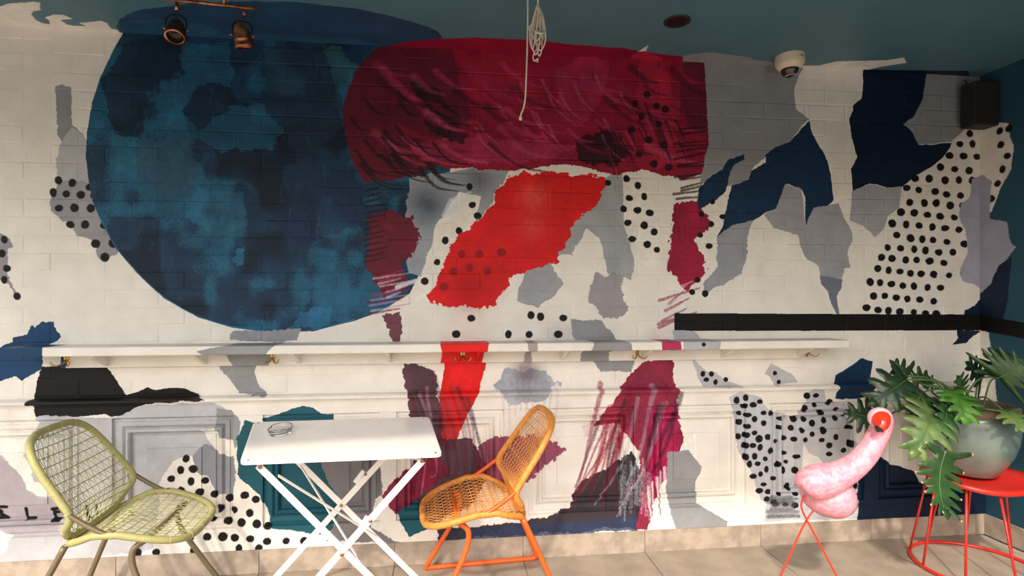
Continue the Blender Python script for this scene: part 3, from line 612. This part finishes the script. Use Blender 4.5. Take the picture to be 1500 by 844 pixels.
# ------------------------------------------------------------------ woven lounge chairs
def make_chair(name, label, m_cord, m_thin, m_metal, m_rod, group):
    root = empty(name); tag(root, label, 'chair', group)
    def curve2(pts, ts):
        P = spline([Vector((u, 0, z)) for u, z in pts], 20)
        L = [0]
        for a, b in zip(P, P[1:]): L.append(L[-1]+(b-a).length)
        def f(t):
            d = max(0, min(1, t))*L[-1]
            for i in range(len(P)-1):
                if L[i+1] >= d: return P[i].lerp(P[i+1], (d-L[i])/max(L[i+1]-L[i], 1e-9))
            return P[-1].copy()
        return f
    back = curve2([(.145,.415),(.165,.47),(.188,.535),(.10,.665),(.0,.815)], None)
    seat = curve2([(.135,.395),(.21,.428),(.300,.455),(.43,.425),(.57,.378)], None)
    W_b = lambda t: .205+.035*math.sin(min(1, t/.30)*math.pi/2)-(.036*max(0, (t-.3)/.7)**1.2)
    W_s = lambda t: .195+.050*math.sin(min(1, t/.40)*math.pi/2)-(.030*max(0, (t-.4)/.6)**1.2)
    def hoop(cur, Wf, p_top, n=96):
        pts = []
        for k in range(n):
            a = 2*math.pi*k/n; s, c = math.sin(a), math.cos(a)
            p = p_top if s > 0 else 5.5
            t = .5+.5*math.copysign(abs(s)**(2/p), s); v = math.copysign(abs(c)**(2/p), c)
            q = cur(t); pts.append(Vector((q.x, v*Wf(t), q.z)))
        # even spacing
        out = []; L = [0]; PP = pts+[pts[0]]
        for a, b in zip(PP, PP[1:]): L.append(L[-1]+(b-a).length)
        i = 0
        for k in range(110):
            d = L[-1]*k/110
            while L[i+1] < d: i += 1
            out.append(PP[i].lerp(PP[i+1], (d-L[i])/max(L[i+1]-L[i], 1e-9)))
        return out
    def weave(cur, Wf, p_top, rows, cols, sag):
        q = MB(); r1, r2 = .0024, .0019
        nrm = lambda t: (cur(min(1, t+.02))-cur(max(0, t-.02))).cross(Vector((0, 1, 0))).normalized()
        def half(t):
            e = abs(2*t-1); p = p_top if t > .5 else 5.5
            return Wf(t)*max(0, 1-e**p)**(1/p)
        def pt(v, t):      # v in -1..1
            w = half(t); c = cur(t); return Vector((c.x, v*w, c.z)) + nrm(t)*(sag*(1-v*v)*4*t*(1-t))
        for i in range(rows):
            t = (i+.7)/(rows+.4)
            q.tube([pt(-1+2*k/12, t) for k in range(13)], r1, 4, cap=False)
        for i in range(-1, rows):
            t0 = max(.004, (i+.7)/(rows+.4)); t1 = min(.996, (i+1.7)/(rows+.4))
            w = max(half(t0), half(t1)); n = max(6, int(cols*w/.24))
            for k in range(n):
                va = -1+2*(k+.08)/n; vb = -1+2*(k+.5)/n; vc = -1+2*(k+.92)/n
                if i % 2: a, b, c = pt(va, t0), pt(vb, t1), pt(vc, t0)
                else: a, b, c = pt(va, t1), pt(vb, t0), pt(vc, t1)
                q.tube([a, b, c], r2, 3, cap=False)
        return q
    def wraps(path, idx, r):       # turns of cord round the hoop
        q = MB(); m = len(path)
        for i in idx:
            c = path[i % m]; t = (path[(i+1) % m]-path[i-1]).normalized(); u = t.orthogonal().normalized(); w = t.cross(u)
            q.tube([c+(u*math.cos(a)+w*math.sin(a))*r for a in [2*math.pi*k/12 for k in range(12)]], .0016, 4, closed=True)
        return q
    for nm, cur, Wf, p_top, rows, cols, sag in (('back', back, W_b, 3.9, 12, 14, .030), ('seat', seat, W_s, 3.6, 13, 14, -.022)):
        h = hoop(cur, Wf, p_top)
        fr = MB().tube(h, .0140, 12, closed=True).build(nm+'_frame', m_cord, root, smooth=True)
        tag(wraps(h, range(0, 110, 6), .0136).build('wrapped_cord', m_thin, fr), kind='stuff')
        tag(weave(cur, Wf, p_top, rows, cols, sag).build(nm+'_weave', m_thin, root), 'open woven cord net', kind='stuff')
    for s in (-1, 1):
        a = Vector((.160, s*.238, .575)); b = Vector((.188, s*.243, .536)); c = Vector((.300, s*.243, .460)); d = Vector((.340, s*.240, .455))
        MB().tube(spline([a, b, c, d], 6), .0095, 10).build('rod', m_rod, root, smooth=True)
        lg = [(.425,s*.195,.402),(.385,s*.205,.365),(.405,s*.215,.27),(.50,s*.235,.10),(.545,s*.245,.022),(.525,s*.248,.011),(.40,s*.25,.011),(.06,s*.25,.011),(.005,s*.248,.013),(-.005,s*.245,.04),(.06,s*.225,.20),(.150,s*.195,.400)]
        MB().tube(spline(lg, 7), .0115, 10).build('leg_frame', m_metal, root, smooth=True)
    MB().tube([(.425,-.195,.402),(.425,.195,.402)], .010, 8).build('cross_bar', m_metal, root, smooth=True)
    MB().tube([(.150,-.195,.398),(.150,.195,.398)], .010, 8).build('cross_bar', m_metal, root, smooth=True)
    return root
G1 = mat('olive_cord', (172,168,110), .5, noise=.08, nscale=60); G2 = mat('olive_thin_cord', (188,184,126), .5)
G3 = mat('taupe_metal', (122,108,84), .35, .3)
O1 = mat('amber_cord', (222,150,66), .5, noise=.12, nscale=50, rgb2=(208,132,54)); O2 = mat('amber_thin_cord', (220,150,70), .5); O3 = mat('orange_metal', (226,92,28), .35)
ch1 = make_chair('woven_chair', 'olive green woven cord lounge chair with taupe metal legs', G1, G2, G3, G3, 'woven lounge chairs')
ch2 = make_chair('woven_chair', 'orange woven cord lounge chair with orange metal legs beside folding table', O1, O2, O3, O3, 'woven lounge chairs')
def place(ch, px, py, dep, rz, u0=.188, z0=.535, scale=1.0):      # centre of the backrest joint seen there
    p = at(px, py, depth=dep); ch.rotation_euler.z = rz
    ch.location = (p.x-u0*math.cos(rz), p.y-u0*math.sin(rz), 0)
place(ch1, 153, 726, 2.27, math.radians(4)); place(ch2, 742, 694, 2.52, math.radians(180+4))

# ------------------------------------------------------------------ flamingo
fl = empty('flamingo_figure'); FD = 2.30; fo = at(1200, 700, depth=FD); fo.z = 0; fl.location = fo
tag(fl, 'pink flamingo garden figure with orange beak on crossed red wire legs', 'ornament')
Fp = lambda px, py, d=FD: at(px, py, depth=d)-fo
M_PINK = mat('pink_papier', (226,140,158), .42, rgb2=(236,168,180), nscale=45, bump=1.0, bscale=80, coat=.3)
px2m = FD/FPX
q = MB()
path = [(1171,716,2.28,4),(1174,713,2.28,15),(1183,709,2.275,22),(1197,706,2.27,25),(1213,702,2.265,23),(1229,696,2.26,20),(1245,687,2.26,18),(1260,675,2.26,16.5),(1273,660,2.265,15.5),(1283,643,2.27,14.5),(1290,628,2.27,14),(1292,617,2.265,14.5),(1290,609,2.255,14),(1288,603,2.25,9)]
pp = spline([Fp(x, y, d) for x, y, d, r in path], 5); rr = []
for (a, b) in zip(path, path[1:]): rr += [(a[3]+(b[3]-a[3])*k/5)*px2m for k in range(5)]
rr.append(path[-1][3]*px2m)
q.tube(pp, rr, 20)
def ellipsoid(q, c, ax, n=24, m=14):
    c = Vector(c); vs = []; fs = []
    for i in range(m+1):
        t = math.pi*i/m
        for k in range(n):
            a = 2*math.pi*k/n; vs.append(c+ax[0]*(math.sin(t)*math.cos(a))+ax[1]*(math.sin(t)*math.sin(a))+ax[2]*math.cos(t))
    for i in range(m):
        for k in range(n): fs.append((i*n+k, i*n+(k+1) % n, (i+1)*n+(k+1) % n, (i+1)*n+k))
    return q.add(vs, fs)
RX = Vector((CS, -SN, 0)); FX = Vector((SN, CS, 0)); UZ = Vector((0, 0, 1))
la = (RX*1.0-UZ*.30).normalized(); lb = (UZ*1.0+RX*.30).normalized()
ellipsoid(q, Fp(1213, 727, 2.33), (la*40*px2m, FX*34*px2m, lb*30*px2m))
ellipsoid(q, Fp(1222, 728, 2.31), (la*29*px2m, FX*30*px2m, lb*31*px2m))
body = q.build('body', M_PINK, fl)
rm = body.modifiers.new('remesh', 'REMESH'); rm.mode = 'VOXEL'; rm.voxel_size = .004; rm.use_smooth_shade = True
sm_ = body.modifiers.new('smooth', 'SMOOTH'); sm_.iterations = 6; sm_.factor = .5
bd = (-FX*.95-RX*.18-UZ*.22).normalized()
hc = Fp(1287, 611, 2.25)
MB().lathe([(.0415,-.012),(.0445,-.004),(.045,.006),(.042,.014),(.036,.017),(.033,.014)], 28, hc+bd*.008, bd, cap=False).build('head_rim', mat('pale_pink', (232,166,176), .45, bump=.4, bscale=120), fl, smooth=True)
bk = MB(); bp_ = spline([hc+bd*.006, hc+bd*.030-RX*.004-UZ*.002, hc+bd*.050-RX*.012-UZ*.012, hc+bd*.056-RX*.026-UZ*.026], 6)
bk.tube(bp_, [.0405,.0405,.040]+[.039,.0375,.035,.034,.033,.032,.030,.0285,.027,.025,.023,.021,.019,.017,.0155,.014], 20)
beak = bk.build('beak', mat('orange_red_gloss', (232,58,28), .25, rgb2=(222,34,22), nscale=18, coat=.5), fl, smooth=True)
tip = MB().tube(spline([bp_[-2], bp_[-1]+(bp_[-1]-bp_[-3])*.6, bp_[-1]+(bp_[-1]-bp_[-3])*1.6-UZ*.004], 5), [.0195,.0185,.0170,.0155,.014,.012,.010,.008,.006,.0035,.001], 14).build('beak_tip', mat('black_gloss', (30,22,24), .3, coat=.4), beak, smooth=True)
def floor_end(px0, py0, px1, py1, d): 
    a = Fp(px0, py0, d); b = Fp(px1, py1, d); t = (.004-a.z)/(b.z-a.z); return a+(b-a)*t
M_RLEG = mat('red_wire', (222,58,34), .35)
MB().tube(spline([Fp(1178,726,2.30), Fp(1174,737,2.30), Fp(1176,750,2.295), Fp(1190,777,2.29), Fp(1212,818,2.28), floor_end(1190,777,1225,844,2.26)], 6), .0042, 8).build('leg', M_RLEG, fl, smooth=True)
MB().tube(spline([Fp(1198,742,2.32), Fp(1191,749,2.315), Fp(1180,765,2.31), Fp(1163,800,2.31), floor_end(1180,765,1144,844,2.32)], 6), .0042, 8).build('leg', M_RLEG, fl, smooth=True)

# ------------------------------------------------------------------ red stool
st = empty('wire_stool', (2.612, -.385, 0)); tag(st, 'red metal stool with saddle seat and wire legs carrying the potted plant', 'stool')
M_REDS = mat('red_lacquer', (206,40,30), .38, coat=.2, noise=.1, nscale=10)
nr, na = 7, 48; q = MB(); vs = []
def saddle(r, a):
    x = r*.245*math.cos(a); y = r*.215*math.sin(a)*(1+.10*math.cos(2*a)); z = .452-.014*(1-r*r)+.020*(x/.245)**2-.010*max(0, -y/.215)**2
    return x, y, z
for i in range(nr+1):
    for k in range(na): vs.append(saddle(i/nr if i else .001, 2*math.pi*k/na))
top = len(vs)
for sc, dz in ((1.0, -.018), (.93, -.026), (.001, -.030)):
    for k in range(na): x, y, z = saddle(1, 2*math.pi*k/na); vs.append((x*sc, y*sc, z+dz if sc > .5 else .43))
fs = [(i*na+k, i*na+(k+1) % na, (i+1)*na+(k+1) % na, (i+1)*na+k) for i in range(nr+3) for k in range(na)]
q.add(vs, fs); q.build('seat', M_REDS, st, smooth=True, bevel=0)
MB().tube([(.275*math.cos(2*math.pi*k/64), .275*math.sin(2*math.pi*k/64), .009) for k in range(64)], .0085, 10, closed=True).build('base_ring', M_REDS, st, smooth=True)
for k in range(9):
    a = 2*math.pi*(k+.35)/9; x, y, z = saddle(.86, a)
    MB().tube([(x, y, z-.022), (.275*math.cos(a), .275*math.sin(a), .009)], .0055, 8).build('leg', M_REDS, st, smooth=True)

# ------------------------------------------------------------------ potted philodendron
PZ = .453
pc = Vector((2.645, -.315, PZ)); pl = empty('potted_philodendron', pc); tag(pl, 'split-leaf philodendron in a round grey-green glazed pot on the red stool', 'potted plant')
M_POT = mat('grey_green_glaze', (118,134,126), .22, rgb2=(92,108,102), nscale=6, coat=.5)
M_TERRA = mat('bare_brown_clay', (112,88,78), .75, noise=.25, nscale=20); M_SOIL = mat('dark_soil', (46,36,30), .95, noise=.4, nscale=60, bump=1, bscale=120)
MB().lathe([(.0001,.001),(.105,.001),(.112,.006),(.140,.05),(.172,.11),(.190,.17),(.196,.23),(.192,.28),(.184,.315),(.170,.318),(.176,.26),(.170,.24),(.0001,.24)], 56).build('pot', M_POT, pl, smooth=True)
MB().lathe([(.1865,.308),(.191,.316),(.194,.330),(.194,.346),(.190,.352),(.182,.353),(.177,.348),(.175,.300),(.178,.290)], 56, cap=False).build('rim', M_TERRA, pl, smooth=True)
MB().lathe([(.0001,.302),(.1,.301),(.172,.296),(.172,.285)], 40, cap=False).build('soil', M_SOIL, pl, smooth=True)
def leaf_mat(name, c, c2): 
    m = mat(name, c, .36, rgb2=c2, nscale=14, bump=.3, bscale=40, coat=.15); b = m.node_tree.nodes['Principled BSDF']
    b.inputs['Subsurface Weight'].default_value = .0; return m
M_LEAF = leaf_mat('leaf_green', (52,86,42), (38,66,34)); M_LEAFB = leaf_mat('leaf_bright', (84,140,44), (58,108,40)); M_LEAFD = leaf_mat('leaf_dark', (44,70,40), (32,56,34)); M_LEAFM = leaf_mat('leaf_mottled', (72,104,56), (104,124,64))
M_STEM = mat('stem_green', (86,112,62), .5); M_BROWN = mat('brown_leaf_edge', (196,158,96), .7)
def leaf(root_pt, tip_pt, width, mt, up=(0,0,1), droop=.10, fold=.18, lobes=6, seed=0, brown=False):
    r = random.Random(seed); a = Vector(root_pt); b = Vector(tip_pt); L = (b-a).length; d = (b-a)/L
    side = d.cross(Vector(up)); side = side.normalized() if side.length > 1e-4 else d.orthogonal().normalized(); nz = side.cross(d).normalized()
    q = MB(); tips = []
    def P3d(s, t):      # s along midrib 0..1.., t sideways in metres
        bend = droop*L*4*s*(1-s) if s < 1 else -droop*L*(s-1)*4
        curl = fold*abs(t)-1.6*t*t/max(width, .01)*fold*.9
        return a+d*(s*L)+nz*(bend+curl)+side*t
    rib = [P3d(i/(lobes*2+1), 0) for i in range(lobes*2+2)]
    for sg in (-1, 1):
        prev_p = None
        for i in range(lobes):
            s0 = i*2/(lobes*2+1); s1 = (i*2+2)/(lobes*2+1); f = (i+.5)/lobes
            ln = width*.5*(math.sin(math.pi*min(1, .30+.62*f))**.8)*(1.18 if i == 0 else 1)*r.uniform(.88, 1.1)
            fw = (-.16 if i == 0 else .03+.22*f)+r.uniform(-.03, .03); sm = (s0+s1)/2; hw = (s1-s0)/2
            p = []
            for u, wd in ((.42, .97), (.70, .80), (.90, .62), (1.0, .14)):
                c = sm+fw*u*.9
                jit = r.uniform(-.1, .1)*hw
                p.append((P3d(c-hw*wd+jit, sg*ln*u*(.96 if u > .8 else 1)), P3d(c+hw*wd+jit, sg*ln*u)))
            vs = [P3d(s0, 0), P3d(s1, 0)]+[v for pr in p for v in pr]
            fs = [(2*k, 2*k+1, 2*k+3, 2*k+2) for k in range(4)]
            q.add(vs, fs)
            if prev_p is not None: q.add([P3d(s0, 0), prev_p, p[0][0]], [(0,1,2)])
            prev_p = p[0][1]; tips.append(P3d(sm+fw*.9, sg*ln*.98))
    s0 = (lobes*2)/(lobes*2+1)
    q.add([P3d(s0, 0), P3d(s0+.02, width*.10), P3d(s0+.02, -width*.10), P3d(s0+.12, width*.07), P3d(s0+.12, -width*.07), P3d(s0+.20, 0)], [(0,1,3,5,4,2)])
    o = q.build('leaf', mt, pl, smooth=True)
    s_ = o.modifiers.new('solid', 'SOLIDIFY'); s_.thickness = .0012; s_.offset = 0
    MB().tube([v+nz*.001 for v in rib], [.0030-.0022*i/(len(rib)-1) for i in range(len(rib))], 6).build('midrib', M_STEM, o, smooth=True)
    if brown:
        for k in range(len(tips)):
            if r.random() < .55: MB().lathe([(.0001,-.0015),(.004,-.001),(.006,.0),(.004,.001),(.0001,.0015)], 8, tips[k], nz).build('browned_tip', M_BROWN, o, smooth=True)
    return o
def stalk(pts, r=.0042): MB().tube(spline(pts, 6), r, 8).build('stalk', M_STEM, pl, smooth=True)
Lp = lambda px, py, d: at(px, py, depth=d)-pc
crown = Vector((-.02, -.01, .30))
# (blade base, blade tip, width, material, up, droop, fold, lobes, brown)
LV = [
 ((1388,570,2.66),(1414,618,2.52),.20,M_LEAFB,(-.1,-.9,.5),.12,.25,5,False),
 ((1366,590,2.62),(1338,664,2.44),.23,M_LEAFM,(-.2,-.9,.35),.10,.18,6,False),
 ((1328,556,2.66),(1276,592,2.58),.20,M_LEAFD,(.15,-.8,.6),.08,.15,4,False),
 ((1330,552,2.70),(1306,536,2.70),.15,M_LEAFD,(0,-1,.25),.04,.10,3,False),
 ((1336,556,2.74),(1362,553,2.74),.11,M_LEAFD,(0,-1,.3),.04,.10,3,False),
 ((1284,614,2.72),(1240,604,2.66),.17,M_LEAFD,(0,-1,.2),.05,.12,4,False),
 ((1384,664,2.44),(1384,750,2.38),.22,M_LEAF,(.1,-1,.2),-.10,.28,7,True),
 ((1404,578,2.78),(1402,552,2.74),.17,M_LEAF,(0,-.9,.5),.05,.2,4,False),
 ((1437,560,2.86),(1416,532,2.82),.17,M_LEAFD,(0,-.9,.4),.05,.15,4,False),
 ((1458,552,2.70),(1462,514,2.72),.22,M_LEAFD,(0,-1,.1),.05,.15,4,False),
 ((1462,554,2.66),(1502,530,2.60),.26,M_LEAF,(0,-.9,.4),.08,.15,5,False),
 ((1468,600,2.60),(1500,632,2.50),.17,M_LEAFM,(0,-.8,.6),.08,.15,4,False),
 ((1350,575,2.64),(1330,606,2.56),.17,M_LEAF,(-.2,-.9,.5),.08,.15,4,False),
 ((1384,590,2.60),(1380,632,2.50),.14,M_LEAF,(.1,-.9,.4),.08,.2,4,False),
 ((1366,562,2.80),(1352,560,2.82),.09,M_LEAFD,(0,-.9,.5),.04,.1,3,False),
]
for i, (ra, rb, w, m_, up, dr, fo_, lb_, br_) in enumerate(LV):
    a = Lp(*ra); leaf(a, Lp(*rb), w*1.14, m_, up, dr, fo_, lb_, i+5, br_)
    s0 = crown+Vector((.05*math.cos(i*2.4), .05*math.sin(i*2.4), 0))
    mid = s0.lerp(a, .5)+Vector((0, 0, .07 if a.z > .15 else .16))
    if a.z < .15: mid = Vector((a.x*.9, a.y*.75, .40))
    stalk([s0, mid, a])

# ------------------------------------------------------------------ ceiling things
# spotlight bar
BZ = 2.50
a = at(238,-2,z=BZ); b = at(376,13,z=BZ); sb = empty('spotlight_bar', ((a.x+b.x)/2, (a.y+b.y)/2, ZC)); so = sb.location.copy()
tag(sb, 'copper ceiling spotlight bar with two adjustable lamp heads', 'spotlight')
a -= so; b -= so
MB().tube([a, b], .0065, 12).build('bar', M_COPPER, sb, smooth=True)
mid = (a+b)/2
for t in (-.05, .05): MB().tube([mid+(b-a).normalized()*t, mid+(b-a).normalized()*t+Vector((0,0,-mid.z-.012))], .005, 10).build('post', M_COPPER, sb, smooth=True)
MB().lathe([(.055,0),(.055,-.010),(.050,-.016),(.0001,-.017)], 36, (mid.x, mid.y, 0)).build('ceiling_plate', M_COPPER, sb, smooth=False)
def spot(base, head_c, axis, face):
    hd = MB(); ax_ = Vector(axis).normalized()
    MB().tube([base, base+Vector((0,0,-.030))], .0068, 12).build('drop_pin', M_COPPER, sb, smooth=True)
    e = (b-a).normalized(); R_ = .037
    yk = [head_c-e*R_, head_c-e*R_+Vector((0,0,.028))]+[head_c+Vector((0,0,.030))+e*(-R_*math.cos(math.pi*k/10))+Vector((0,0,R_*.75*math.sin(math.pi*k/10))) for k in range(11)]+[head_c+e*R_+Vector((0,0,.028)), head_c+e*R_]
    q = MB()
    for p0, p1 in zip(yk, yk[1:]): q.bar(p0, p1, .003, .008, up=ax_.cross(e))
    q = MB().tube(yk, .0032, 8).build('yoke', M_BLACKM, sb, smooth=True)
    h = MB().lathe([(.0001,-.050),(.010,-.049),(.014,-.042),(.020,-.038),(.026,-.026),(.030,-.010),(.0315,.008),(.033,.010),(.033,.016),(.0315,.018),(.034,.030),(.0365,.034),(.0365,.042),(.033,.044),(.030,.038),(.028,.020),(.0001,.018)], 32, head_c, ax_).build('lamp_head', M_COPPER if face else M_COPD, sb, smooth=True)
    MB().lathe([(.030,.0405),(.0365,.0425),(.0368,.0455),(.030,.0455)], 32, head_c, ax_, cap=False).build('front_ring', M_COPPER, h, smooth=True)
    MB().lathe([(.0001,.024),(.012,.026),(.026,.032),(.028,.030)], 24, head_c, ax_, cap=False).build('lamp', mat('lamp_glass', (60,52,46), .2, .5), h, smooth=True)
    for s in (-1, 1): MB().lathe([(.005,0),(.005,.010),(.003,.012),(.0001,.012)], 12, head_c+e*s*R_*.9, e*s).build('knob', M_COPPER, h, smooth=True)
    MB().tube(spline([base+Vector((0,0,-.03)), base+Vector((-.006,-.006,-.045)), head_c-ax_*.075+Vector((-.008,0,.0)), head_c-ax_*.048], 6), .0016, 6).build('cable', M_ROPE if False else M_COPD, sb, smooth=True)
p1 = at(259,4,z=BZ)-so; p2 = at(358,12,z=BZ)-so
k1 = at(258,43,depth=(at(259,4,z=BZ)-Vector((0,-CAM_D,CAM_H))).dot(FX))-so; k2 = at(355,52,depth=(at(358,12,z=BZ)-Vector((0,-CAM_D,CAM_H))).dot(FX))-so
spot(p1, k1, (.10,-.42,-.88), False); spot(p2, k2, (.12,.30,-.95), True)

# downlight
d0 = at(992,31,z=ZC); dl = empty('recessed_downlight', d0); tag(dl, 'round recessed dark ceiling downlight', 'downlight')
M_DLR = mat('dark_downlight', (40,40,42), .5); M_DLI = mat('downlight_inner', (52,44,42), .3, .6)
MB().lathe([(.046,-.0035),(.0575,-.0045),(.062,-.001),(.062,.0)], 40, cap=False).build('trim_ring', M_DLR, dl, smooth=True)
MB().lathe([(.0465,-.0035),(.040,-.0012),(.0001,-.0006)], 40, cap=False).build('reflector', M_DLI, dl, smooth=True)
# dome camera
e0 = at(1157,86,z=ZC); e0.y = -.125; e0.x = at(1157,100,y=-.125).x; dc = empty('dome_camera', (e0.x, e0.y, ZC)); tag(dc, 'cream dome security camera on ceiling edge above the grey patch', 'camera')
MB().lathe([(.072,0),(.072,-.038),(.071,-.042),(.0001,-.043)], 48).build('base', M_CAMW, dc, smooth=False, bevel=.002)
MB().lathe([(.070,-.0425),(.071,-.046),(.050,-.072),(.046,-.073),(.045,-.068),(.060,-.045)], 48, cap=False).build('cover_ring', M_CAMW, dc, smooth=True)
MB().lathe([(.046,-.066),(.045,-.080),(.038,-.096),(.026,-.107),(.012,-.112),(.0001,-.113)], 40).build('dome', mat('smoked_dome', (34,28,28), .06, coat=1), dc, smooth=True)
MB().lathe([(.030,-.104),(.022,-.110),(.0215,-.114),(.029,-.109)], 24, (0,-.004,.004), None, cap=False).build('lens_ring', mat('lens_ring', (170,160,150), .3), dc, smooth=True)
q = MB()
for k in range(8): a_ = math.radians(-90+6+k*3.2); q.bar((.0725*math.cos(a_), .0725*math.sin(a_), -.024), (.0725*math.cos(a_+.04), .0725*math.sin(a_+.04), -.024), .005 if k % 2 else .0035, .0008, up=(math.cos(a_), math.sin(a_), 0))
q.build('maker_mark', M_PRINT, dc)
# speaker in the corner
sp = empty('wall_speaker', (2.962, -.10, 2.30)); tag(sp, 'black box speaker mounted in the upper corner beside the dotted patch', 'speaker')
s0 = at(1421,117,y=-.12); s1 = at(1471,184,y=-.12)
sp.location = ((s0.x+s1.x)/2, -.075, (s0.z+s1.z)/2); w2 = (s1.x-s0.x)/2; h2 = (s0.z-s1.z)/2
w2 = min(w2, XR-.012-sp.location.x)
MB().box(-w2, w2, -.045, .045, -h2, h2).build('cabinet', M_SPK, sp, bevel=.006)
MB().box(-w2+.008, w2-.008, -.050, -.045, -h2+.008, h2-.008).build('grille', M_GRILLE, sp, bevel=.002)
MB().box(-.02, .02, .045, .074, -.03, .03).build('bracket', M_BLACKM, sp)
MB().tube([(-.06,.02,h2), (-.06,.02,h2+.02), (-.05,.05,h2+.035)], .003, 6).build('cable', M_BLACKM, sp, smooth=True)
# cords
Cd = 2.15
h0 = at(771,0,depth=Cd); top_ = Vector((h0.x, h0.y, ZC)); cd = empty('hanging_cord', top_); tag(cd, 'single white cord hanging straight down with knotted end', 'cord')
Q = lambda px, py, d=Cd: at(px, py, depth=d)
MB().tube(spline([Vector((0,0,0))]+[Q(x, y)-top_ for x, y in ((773,0),(772.5,60),(771,110),(769.5,143),(767,158),(763.5,167),(762,174))], 6), .0032, 8).build('strand', M_ROPE, cd, smooth=True)
MB().lathe([(.0001,-.010),(.005,-.008),(.0065,0),(.004,.008),(.0001,.010)], 10, Q(762.5,173)-top_).build('knot', M_ROPE, cd, smooth=True)
MB().lathe([(.012,0),(.012,-.006),(.004,-.010),(.0001,-.010)], 16).build('ceiling_eye', M_WHITE, cd, smooth=True)
h1 = Q(788,0); top2 = Vector((h1.x, h1.y, ZC)); hk2 = empty('cord_hank', top2); tag(hk2, 'white cord gathered into a looped hank beside the single hanging cord', 'cord')
MB().tube([Vector((0,0,0)), Q(788,6)-top2], .0032, 8).build('strand', M_ROPE, hk2, smooth=True)
for i, (xa, xb, yb, ytop) in enumerate(((776,784,72,10),(779,790,80,8),(775,796,60,14),(783,799,74,9),(778,787,56,20),(786,794,82,7),(781,797,66,12))):
    d = Cd+(-.012+.004*i)
    MB().tube(spline([Q(787,ytop,d)-top2, Q((xa+787)/2-1,ytop+20,d)-top2, Q(xa,yb-18,d)-top2, Q((xa+xb)/2,yb,d)-top2, Q(xb,yb-16,d)-top2, Q((xb+788)/2+2,ytop+16,d)-top2], 6, closed=True), .0030, 6, closed=True).build('loop', M_ROPE, hk2, smooth=True)
MB().tube(spline([Q(787,70)-top2, Q(781,82)-top2, Q(783,89)-top2, Q(788,86)-top2, Q(787,91)-top2], 6), .0030, 6).build('tail', M_ROPE, hk2, smooth=True)
MB().tube(spline([Q(783,46,Cd-.02)-top2, Q(790,49,Cd-.024)-top2, Q(796,48,Cd-.018)-top2, Q(790,46,Cd+.018)-top2], 5, closed=True), .0032, 6, closed=True).build('binding', M_ROPE, hk2, smooth=True)
MB().lathe([(.012,0),(.012,-.006),(.004,-.010),(.0001,-.010)], 16).build('ceiling_eye', M_WHITE, hk2, smooth=True)
